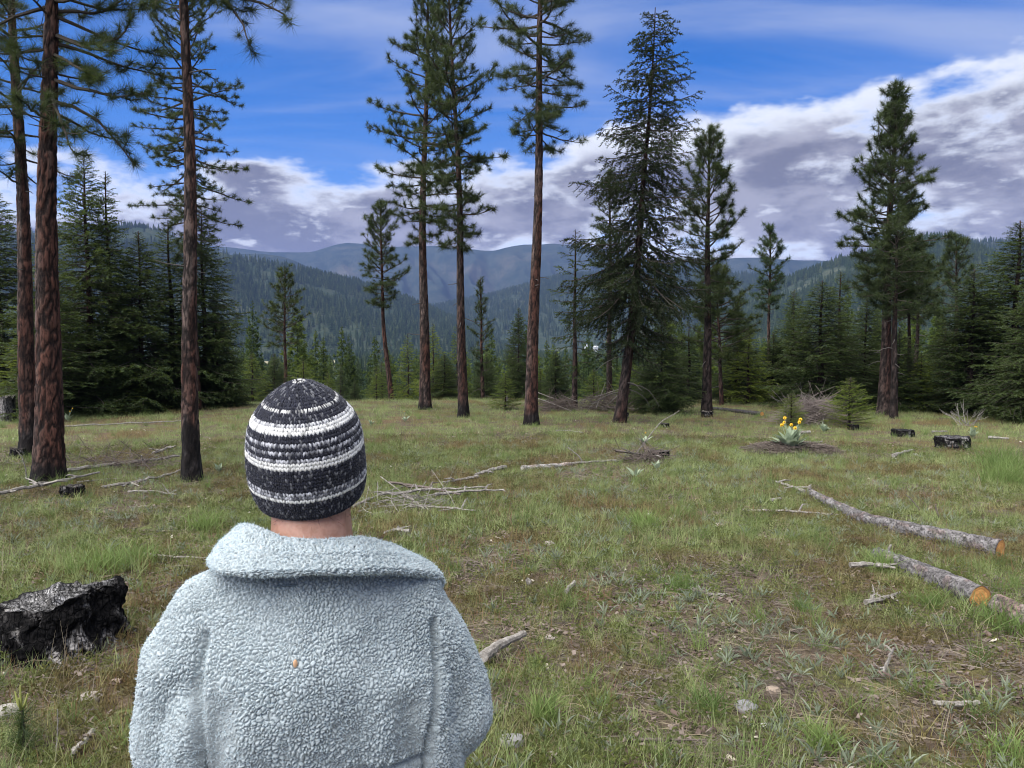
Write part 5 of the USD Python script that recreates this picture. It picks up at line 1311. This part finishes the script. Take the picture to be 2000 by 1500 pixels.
# stones
def stone(label, px, py, size, seed, col):
    o = hit(px, py); r = np.random.default_rng(seed)
    s = trimesh.creation.icosphere(3, 1.0); V = np.array(s.vertices)
    V = V * (1 + 0.55 * (meshkit.fbm(V * 1.5 + seed, 3, seed)[:, None] - 0.5)); V = np.sign(V) * np.abs(V) ** 0.85
    V = V * np.array([1, r.uniform(.7, .95), r.uniform(.45, .65)]) * size / 2
    g = NG(); p = g.n("texture_coordinate", "object"); n = g.noise(p, 40.0, 5.0, 0.65); n2_ = g.noise(p, 9.0, 3.0)
    c = g.mixc(g.map(n, 0.2, 0.8), tuple(np.array(col) * 0.6), tuple(np.array(col) * 0.9)); c = g.mixc(g.map(n2_, 0.5, 0.75, 0, 0.35), c, (0.12, 0.12, 0.08))
    m = g.build(f"stone_look_{seed}", surface=g.n("principled_bsdf", "BSDF", base_color=c, roughness=0.9, normal=g.n("bump", "normal", height=n, strength=0.35, distance=0.006)))
    me = obj("stone", (V + o + [0, 0, size * 0.08], s.faces), m, smooth=True); tag(me, label, "stone", GROUPS["stone"])
for a_ in [("pale flat stone below the burnt stump", 175, 1368, .105, 401, (.33, .28, .24)), ("grey stone at the left bottom edge, beside the pine seedling", 18, 1395, .12, 402, (.34, .31, .27)), ("small reddish stone below the burnt stump, nearest the jacket", 226, 1334, .06, 403, (.36, .27, .21)),
           ("rounded tan stone at the lower right", 1510, 1352, .075, 404, (.30, .23, .17)), ("grey flat stone left of the white one at the lower right", 1458, 1386, .11, 405, (.24, .23, .23)), ("small white stone at the lower right", 1496, 1420, .055, 406, (.55, .53, .50)),
           ("dull grey stone near the bottom right of the jacket", 1000, 1452, .11, 407, (.26, .25, .24)), ("pale stone above the gnarled branch piece", 1074, 1248, .06, 408, (.36, .31, .27)), ("buff stone in the middle grass", 1073, 1064, .10, 409, (.36, .32, .27)), ("small buff stone at the bottom middle", 1078, 1483, .07, 410, (.33, .27, .22)),
           ("pale stone in front of the big charred stump", 1787, 890, .10, 411, (.5, .48, .44)), ("small pale stone at the left end of the flat pale stick", 1405, 1028, .09, 412, (.34, .27, .23))]:
    stone(*a_)

# the brown earth mound and the flowering plants
def mound(label, px, py, w, d, h, seed):
    o = hit(px, py); n = 46
    s = np.linspace(-1, 1, n); X, Y = np.meshgrid(s, s, indexing="ij"); rr = np.hypot(X, Y)
    wx, wy = X * w / 2 + o[0], Y * d / 2 + o[1]
    z = ground_z(wx, wy) + h * np.clip(1 - rr ** 1.7, -0.1, 1) * (0.7 + 0.6 * f2(X, Y, 2.2, 3, seed)) + 0.05 * (f2(wx, wy, 7, 3, seed) - 0.5) * (rr < 1) - 0.05 * (rr > 0.97)
    v, f = grid_mesh(np.stack([wx, wy, z], -1)); m = obj("earth_mound", (v, f[:, ::-1] if False else f), M_mound, smooth=True); tag(m, label, "mound")
    r = np.random.default_rng(seed); k = 700; x, y = r.uniform(-.8, .8, k), r.uniform(-.8, .8, k)
    q = cKDTree(v[:, :2]).query(np.stack([x * w / 2 + o[0], y * d / 2 + o[1]], 1))[1]
    return v, q
g = NG(); p_ = g.n("geometry", "position"); nn_ = g.noise(p_, 22.0, 6.0, 0.7)
M_mound = g.build("mound_look", surface=g.n("principled_bsdf", "BSDF", base_color=g.ramp(nn_, [(0.3, (0.03, 0.02, 0.015)), (0.5, (0.12, 0.08, 0.06)), (0.7, (0.26, 0.20, 0.16))]), roughness=1.0, specular_ior_level=0.1, normal=g.n("bump", "normal", height=nn_, strength=1.0, distance=0.05)))
mv, mq = mound("mound of brown earth and bark behind which yellow flowers grow", 1545, 884, 1.75, 0.9, 0.17, 501)
pi = instancer("/World/mound_litter", [(sticks(14, 0.04, 0.18, 0.004, R0 := np.random.default_rng(5), 0.06, 0.03), M_litter, False), (chips(10, 0.01, 0.03, R0, 0.06), M_chip, False)], mv[mq], np.arange(len(mq)) % 2, zquat(np.arange(len(mq)) * 2.4), np.full(len(mq), 0.9))
tag(pi, "bark crumbs and twigs on the brown earth mound")

M_leaf = herb_look("broad_leaf_look", [(0, (0.20, 0.25, 0.15)), (1, (0.38, 0.43, 0.30))], 0.25)
M_petal = simple("yellow_petal_look", (0.72, 0.43, 0.02), 0.6); M_disc = simple("flower_disc_look", (0.35, 0.17, 0.01), 0.8)
def big_leaf(l, w, az, e, r):
    d = np.array([math.cos(az) * math.cos(e), math.sin(az) * math.cos(e), math.sin(e)]); sd = unit(np.cross(d, [0, 0, 1.0])); up = np.cross(sd, d)
    st = 0.35 * l; s = np.array([0, .08, .25, .5, .75, 1.0]); ww = np.array([.25, .85, 1, .78, .45, .0]) * w / 2
    c = np.outer(st + s * l, d) - np.outer(s ** 2 * l * 0.22, up) + np.outer(np.sin(s * 5) * l * 0.03, up)
    L, C, R_ = c + np.outer(ww, sd) + np.outer(ww * .25, up), c, c - np.outer(ww, sd) + np.outer(ww * .25, up)
    T = []
    for k in range(5):
        T += [(L[k], C[k], C[k + 1]), (L[k], C[k + 1], L[k + 1]), (C[k], R_[k], R_[k + 1]), (C[k], R_[k + 1], C[k + 1])]
    blade = tris(np.array(T)); stem = tube(np.array([[0, 0, 0], d * st]), .003, 4)
    return join([blade, stem])
def balsam(label, px, py, h, n, flowers, seed, dz=0.0):
    o = hit(px, py) + [0, 0, dz]; r = np.random.default_rng(seed)
    t = thing("flowering_plant", label, "flowering plant", o, 0)
    for k in range(n): obj("leaf", big_leaf(h * r.uniform(.45, .72), h * r.uniform(.22, .36), k * 2.4 + r.normal(0, .3), r.uniform(0.75, 1.5), r), M_leaf, t.GetPath(), smooth=False)
    for k in range(flowers):
        a = r.random() * 6.3; top = np.array([math.cos(a) * h * r.uniform(.1, .42), math.sin(a) * h * .3, h * r.uniform(.85, 1.15)])
        fl = obj("flower_stem", tube(np.array([[0, 0, 0], top * [.5, .5, .6], top]), .004, 5), M_leaf, t.GetPath())
        fd = unit(np.array([r.normal(0, .4), -1.0, r.uniform(0.0, .7)])); u = unit(np.cross(fd, [0, 0, 1.0])); w = np.cross(fd, u); T = []
        for q in range(13):
            b = q / 13 * pi2 + r.normal(0, .06); dr = np.cos(b) * u + np.sin(b) * w; sdv = np.cross(fd, dr); l = h * .062 * r.uniform(.85, 1.1)
            A_, B_, C_, D_ = top + dr * .010, top + dr * l * .6 + sdv * .010, top + dr * l * .6 - sdv * .010, top + dr * l - fd * .008
            T += [(A_, B_, D_), (A_, D_, C_)]
        obj("petals", tris(np.array(T)), M_petal, t.GetPath())
        s = trimesh.creation.icosphere(1, h * .024); s.apply_translation(top + fd * .003); obj("flower_disc", s, M_disc, t.GetPath(), smooth=True)
    return t
balsam("clump of big grey green leaves with yellow flowers on the brown mound", 1543, 886, 0.50, 42, 7, 511)
balsam("small plant with one orange yellow flower near the arching branch", 1257, 872, 0.26, 9, 1, 512)
balsam("low leafy plant with yellow flowers behind the big charred stump", 1900, 856, 0.24, 14, 3, 513)
balsam("two yellow blooms on a low plant right of the thick reddish pine", 133, 824, 0.28, 6, 2, 514)
balsam("broad pale leaves without flowers right of the charred pine's foot", 428, 925, 0.20, 10, 0, 515)
balsam("leafy plant behind the brown mound, right of the yellow flowers", 1610, 846, 0.26, 16, 0, 516)
balsam("young leafy plant in the middle grass, right of the pale log end", 1240, 935, 0.22, 5, 0, 517)
balsam("young leafy plant just below the black root lump", 1282, 920, 0.22, 5, 0, 518)
balsam("low plant with a small yellow flower between hat and central pair of pines", 792, 824, 0.22, 7, 1, 519)
balsam("low leafy plant between hat and the nearest central pine", 725, 832, 0.20, 8, 0, 520)

# big grass tufts
def tuft(label, px, py, h, k, spread, seed, group=None):
    m = obj("grass_tuft", (lambda q: (q[0] + hit(px, py), q[1]))(blades(k, h * .55, h, .75, .0065, np.random.default_rng(seed), spread, 4, .6)), M_bunch); tag(m, label, "grass tuft", group or GROUPS["grass_tuft"])
tuft("large bright bunch of tall grass near the right edge, behind its twin", 1950, 915, .52, 420, .17, 601)
tuft("tall bunch of grass in front of the large bright bunch, right edge", 1962, 945, .48, 420, .17, 602)
tuft("dark green grass tuft in the middle of the clearing", 1262, 1032, .26, 210, .07, 603)
tuft("smaller green tuft right of the dark green middle tuft", 1322, 1012, .20, 140, .07, 604)
tuft("upright grass tuft at the upper end of the nearer log", 1722, 1112, .24, 160, .05, 605)
tuft("pale grass tuft left of the hat's lower edge", 402, 1035, .30, 170, .07, 606)
tuft("bright green grass tuft above the burnt stump", 205, 1115, .30, 260, .13, 607)
tuft("second bright green tuft right of it, below the forked white stick", 268, 1100, .22, 200, .10, 608)
tuft("green tuft right of the nearer log's sawn end, front", 1965, 1225, .24, 240, .12, 609)
tuft("small green tuft in front of the nearer log", 1812, 1185, .17, 140, .05, 610)
tuft("bright green tuft at the bottom right corner", 1975, 1485, .16, 170, .07, 611)
tuft("narrow green tuft right of the jacket, lower middle", 1060, 1405, .18, 120, .035, 612)
tuft("green tuft near the two small white wood pieces", 1330, 1150, .18, 130, .07, 613)
tuft("pale green tuft at the lower right, between stones and pale stick", 1385, 1385, .17, 120, .05, 614)
tuft("light green tuft at the bottom, right of the middle", 1610, 1465, .17, 150, .04, 615)

# slash piles, dead bush, pine seedling
def pile(label, px, py, w, d, h, n, seed, name="brush_pile", cat="brush pile", mat=None, big=10):
    o = hit(px, py); r = np.random.default_rng(seed); t = thing(name, label, cat, o, 0); parts = []
    def one(l, w0):
        x, y = r.normal(0, .42), r.normal(0, .42); x, y = np.clip([x, y], -1, 1); zz = h * max(0.05, 1 - (x * x + y * y)) * r.random()
        a = r.random() * 6.3; e = r.normal(0, .35); dd = np.array([math.cos(a) * math.cos(e), math.sin(a) * math.cos(e), math.sin(e)]) * l / 2
        c = np.array([x * w / 2, y * d / 2, zz + abs(dd[2]) * .5]); b = r.normal(0, .05 * l, 3)
        return tube(np.array([c - dd, c + b, c + dd]), np.array([1, .8, .4]) * w0, 4, caps=False)
    for k in range(n): parts.append(one(r.uniform(.3, 1.0) * min(1, w), r.uniform(.0025, .006)))
    obj("twigs", join(parts), mat or M_brown, t.GetPath(), kind="stuff")
    for k in range(big): obj("branch", one(r.uniform(.7, 1.5) * min(1.2, w), r.uniform(.008, .015)), M_grey if k % 3 else M_brown, t.GetPath())
    return t
pile("pile of grey brush and brown twigs in front of the right wood, between two saplings", 1588, 826, 1.55, 1.0, .50, 1300, 701, big=5, mat=M_slash)
pile("low heap of dark brush at the far edge, left of the leaning fir", 1190, 801, 2.4, 1.0, .42, 420, 702, big=18)
pile("reddish heap of dead twigs at the far edge, right of the tallest trunk", 1090, 803, 1.2, .8, .28, 260, 703, big=4)
pile("scatter of dark dead twigs on the ground between the left pines", 240, 915, 1.9, .8, .06, 170, 704, big=0)
pile("small tangle of grey twigs at the foot of the arching branch", 1262, 902, .9, .35, .12, 110, 705, big=5)
pile("tangle of fine pale twigs in the loose heap right of the hat", 812, 993, 1.0, .5, .06, 45, 706, big=0, mat=M_grey)
def dead_bush(label, px, py, h, n, seed):
    o = hit(px, py); r = np.random.default_rng(seed); t = thing("dead_bush", label, "dead bush", o, 0)
    for k in range(n):
        a = r.random() * 6.3; e = r.uniform(.5, 1.3); p = limb_path(np.array([r.normal(0, .08), r.normal(0, .05), 0]), a, e, e + .2, h * r.uniform(.7, 1.2), 6, r); ps = [tube(p, np.linspace(.010, .003, 6), 4)]
        for q in range(2): ps.append(tube(limb_path(p[3], a + r.normal(0, .9), e - .3, e + .3, h * .4, 4, r), np.linspace(.006, .002, 4), 3))
        obj("branch", join(ps), M_grey, t.GetPath())
dead_bush("leafless grey bush of upright sticks at the right, before the dark firs", 1882, 832, .55, 12, 711)
dead_bush("leafless thin shrub behind the slash pile", 1548, 800, .75, 9, 712)
def seedling(label, px, py, h, seed):
    o = hit(px, py); r = np.random.default_rng(seed); t = thing("pine_seedling", label, "pine seedling", o, 0)
    obj("stem", tube(np.array([[0, 0, 0], [.01, 0, h * .5], [0, 0, h]]), np.array([.007, .006, .004]), 6), M_twig, t.GetPath())
    k = 16; z = np.linspace(h * .15, h * .9, k); P_ = np.stack([0 * z, 0 * z, z], 1); D_ = np.stack([np.cos(z * 90), np.sin(z * 90), 0.4 + 0 * z], 1)
    T = needles(P_, D_, 26, .12, .0022, .7, r, .02)
    obj("needles", tris(T), M_pine, t.GetPath(), color=np.full((len(T) * 3, 3), 1.5), kind="stuff")
    for dx, dy, l in ((0, 0, .09), (.03, .0, .055), (-.03, .01, .06), (.01, -.03, .05)):
        obj("candle", tube(np.array([[0, 0, h * .93], [dx * .6, dy * .6, h * .95 + l * .4], [dx, dy, h + l]]), np.array([.005, .006, .003]), 6), M_candle, t.GetPath(), smooth=True)
M_candle = simple("new_shoot_look", (0.24, 0.25, 0.07), 0.6)
seedling("pine seedling with yellow green candles at the bottom left corner", 45, 1478, .22, 721)

def green(x, y): return np.clip((f2(x, y, 0.75, 4, 31) - 0.33) * 6, 0.15, 1)
def fargreen(x, y): return np.where((x < -1.5) & (np.hypot(x, y) < 14), 0.35, 1.0) * np.clip(0.25 + (np.hypot(x, y) - 7) / 9, 0, 1) * np.clip((f2(x, y, 0.35, 3, 33) - 0.25) * 4, 0.25, 1)
def bare(x, y): return np.clip(1.1 - green(x, y), 0.12, 1)
def rusty(x, y): return np.clip((f2(x, y, 0.42, 3, 37) - 0.42) * 6, 0.05, 1) * np.clip(1.3 - np.hypot(x, y) / 22, 0.15, 1)
R = np.random.default_rng(90)
scatter("grass", "short green and olive meadow grass over the clearing", [(blades(16, 0.05, 0.13, 0.6, 0.0035, R, 0.03), M_grass, False), (blades(22, 0.04, 0.10, 0.8, 0.003, R, 0.04), M_grass, False), (blades(12, 0.07, 0.17, 0.5, 0.004, R, 0.02), M_grass, False)],
        25000, 2.3, 14, 91, 0.5, 1.15, 1.6, green)
scatter("grass_001", "soft pale green grass in the farther half of the clearing", [(blades(26, 0.06, 0.17, 0.7, 0.006, R, 0.09), M_grass, False), (blades(24, 0.05, 0.14, 0.9, 0.006, R, 0.10), M_grass, False)],
        19000, 7, 34, 92, 0.65, 1.1, 1.5, fargreen)
scatter("moss_and_herbs", "low mossy herbs between the grass", [(leaves(16, 0.012, 0.035, 0.010, R, 0.2, 1.2, 0.05), M_forb, False), (leaves(22, 0.010, 0.028, 0.008, R, 0.1, 1.2, 0.06), M_forb, False)],
        17000, 2.3, 15, 93, 0.8, 1.6, 1.5, lambda x, y: np.clip(green(x, y) + .25, 0, 1))
scatter("dry_stems", "thin rust coloured dry stems standing in the grass", [(blades(12, 0.05, 0.12, 0.35, 0.0028, R, 0.05, 2), M_rust, False), (blades(9, 0.06, 0.15, 0.3, 0.0028, R, 0.04, 2), M_rust, False)],
        8500, 2.4, 20, 94, 0.7, 1.3, 1.4, rusty)
scatter("grey_herbs", "grey green leafy herb rosettes between the grass", [(leaves(11, 0.05, 0.10, 0.013, R, 0.5, 1.3), M_sage, False), (leaves(14, 0.04, 0.09, 0.011, R, 0.3, 1.2), M_sage, False), (leaves(8, 0.06, 0.13, 0.015, R, 0.7, 1.4), M_sage, False)],
        6000, 2.4, 14, 95, 0.45, 0.95, 1.3, lambda x, y: np.clip((f2(x, y, 1.1, 3, 41) - 0.42) * 6, 0.03, 1))
scatter("straw", "bleached straw lying on the ground", [(sticks(9, 0.06, 0.22, 0.0013, R, 0.07, 0.03), M_straw, False), (sticks(6, 0.10, 0.32, 0.0015, R, 0.09, 0.04), M_straw, False)],
        2600, 2.3, 15, 96, 0.7, 1.3, 1.4, bare)
scatter("needle_litter", "dead needles and bark crumbs on bare soil", [(sticks(22, 0.03, 0.12, 0.0016, R, 0.07, 0.02), M_litter, False), (sticks(18, 0.04, 0.16, 0.0022, R, 0.09, 0.03), M_litter, False), (chips(14, 0.008, 0.022, R, 0.07), M_chip, False)],
        10000, 2.3, 16, 97, 0.7, 1.4, 1.4, bare)
scatter("standing_straw", "tall single dry grass stalks", [(blades(4, 0.18, 0.36, 0.5, 0.0026, R, 0.04, 4, 0.8), M_straw, False), (blades(3, 0.15, 0.30, 0.7, 0.0026, R, 0.05, 4, 1.0), M_straw, False)],
        1000, 2.4, 16, 98, 0.7, 1.2, 1.2)
scatter("tufted_grass", "small blue green grass tufts dotted over the clearing", [(blades(46, 0.10, 0.24, 0.8, 0.0034, R, 0.025), M_bunch, False), (blades(38, 0.08, 0.20, 0.9, 0.0034, R, 0.03), M_bunch, False)],
        1100, 2.6, 22, 99, 0.6, 1.2, 1.3)

M_pale = herb_look("pale_chip_look", [(0, (0.35, 0.30, 0.22)), (1, (0.62, 0.58, 0.48))], 0.0)
scatter("pale_wood_chips", "small pale wood chips strewn in the grass", [(chips(3, 0.006, 0.016, R, 0.12), M_pale, False), (chips(2, 0.010, 0.024, R, 0.14), M_pale, False)],
        480, 2.4, 18, 100, 0.6, 1.1, 1.3)
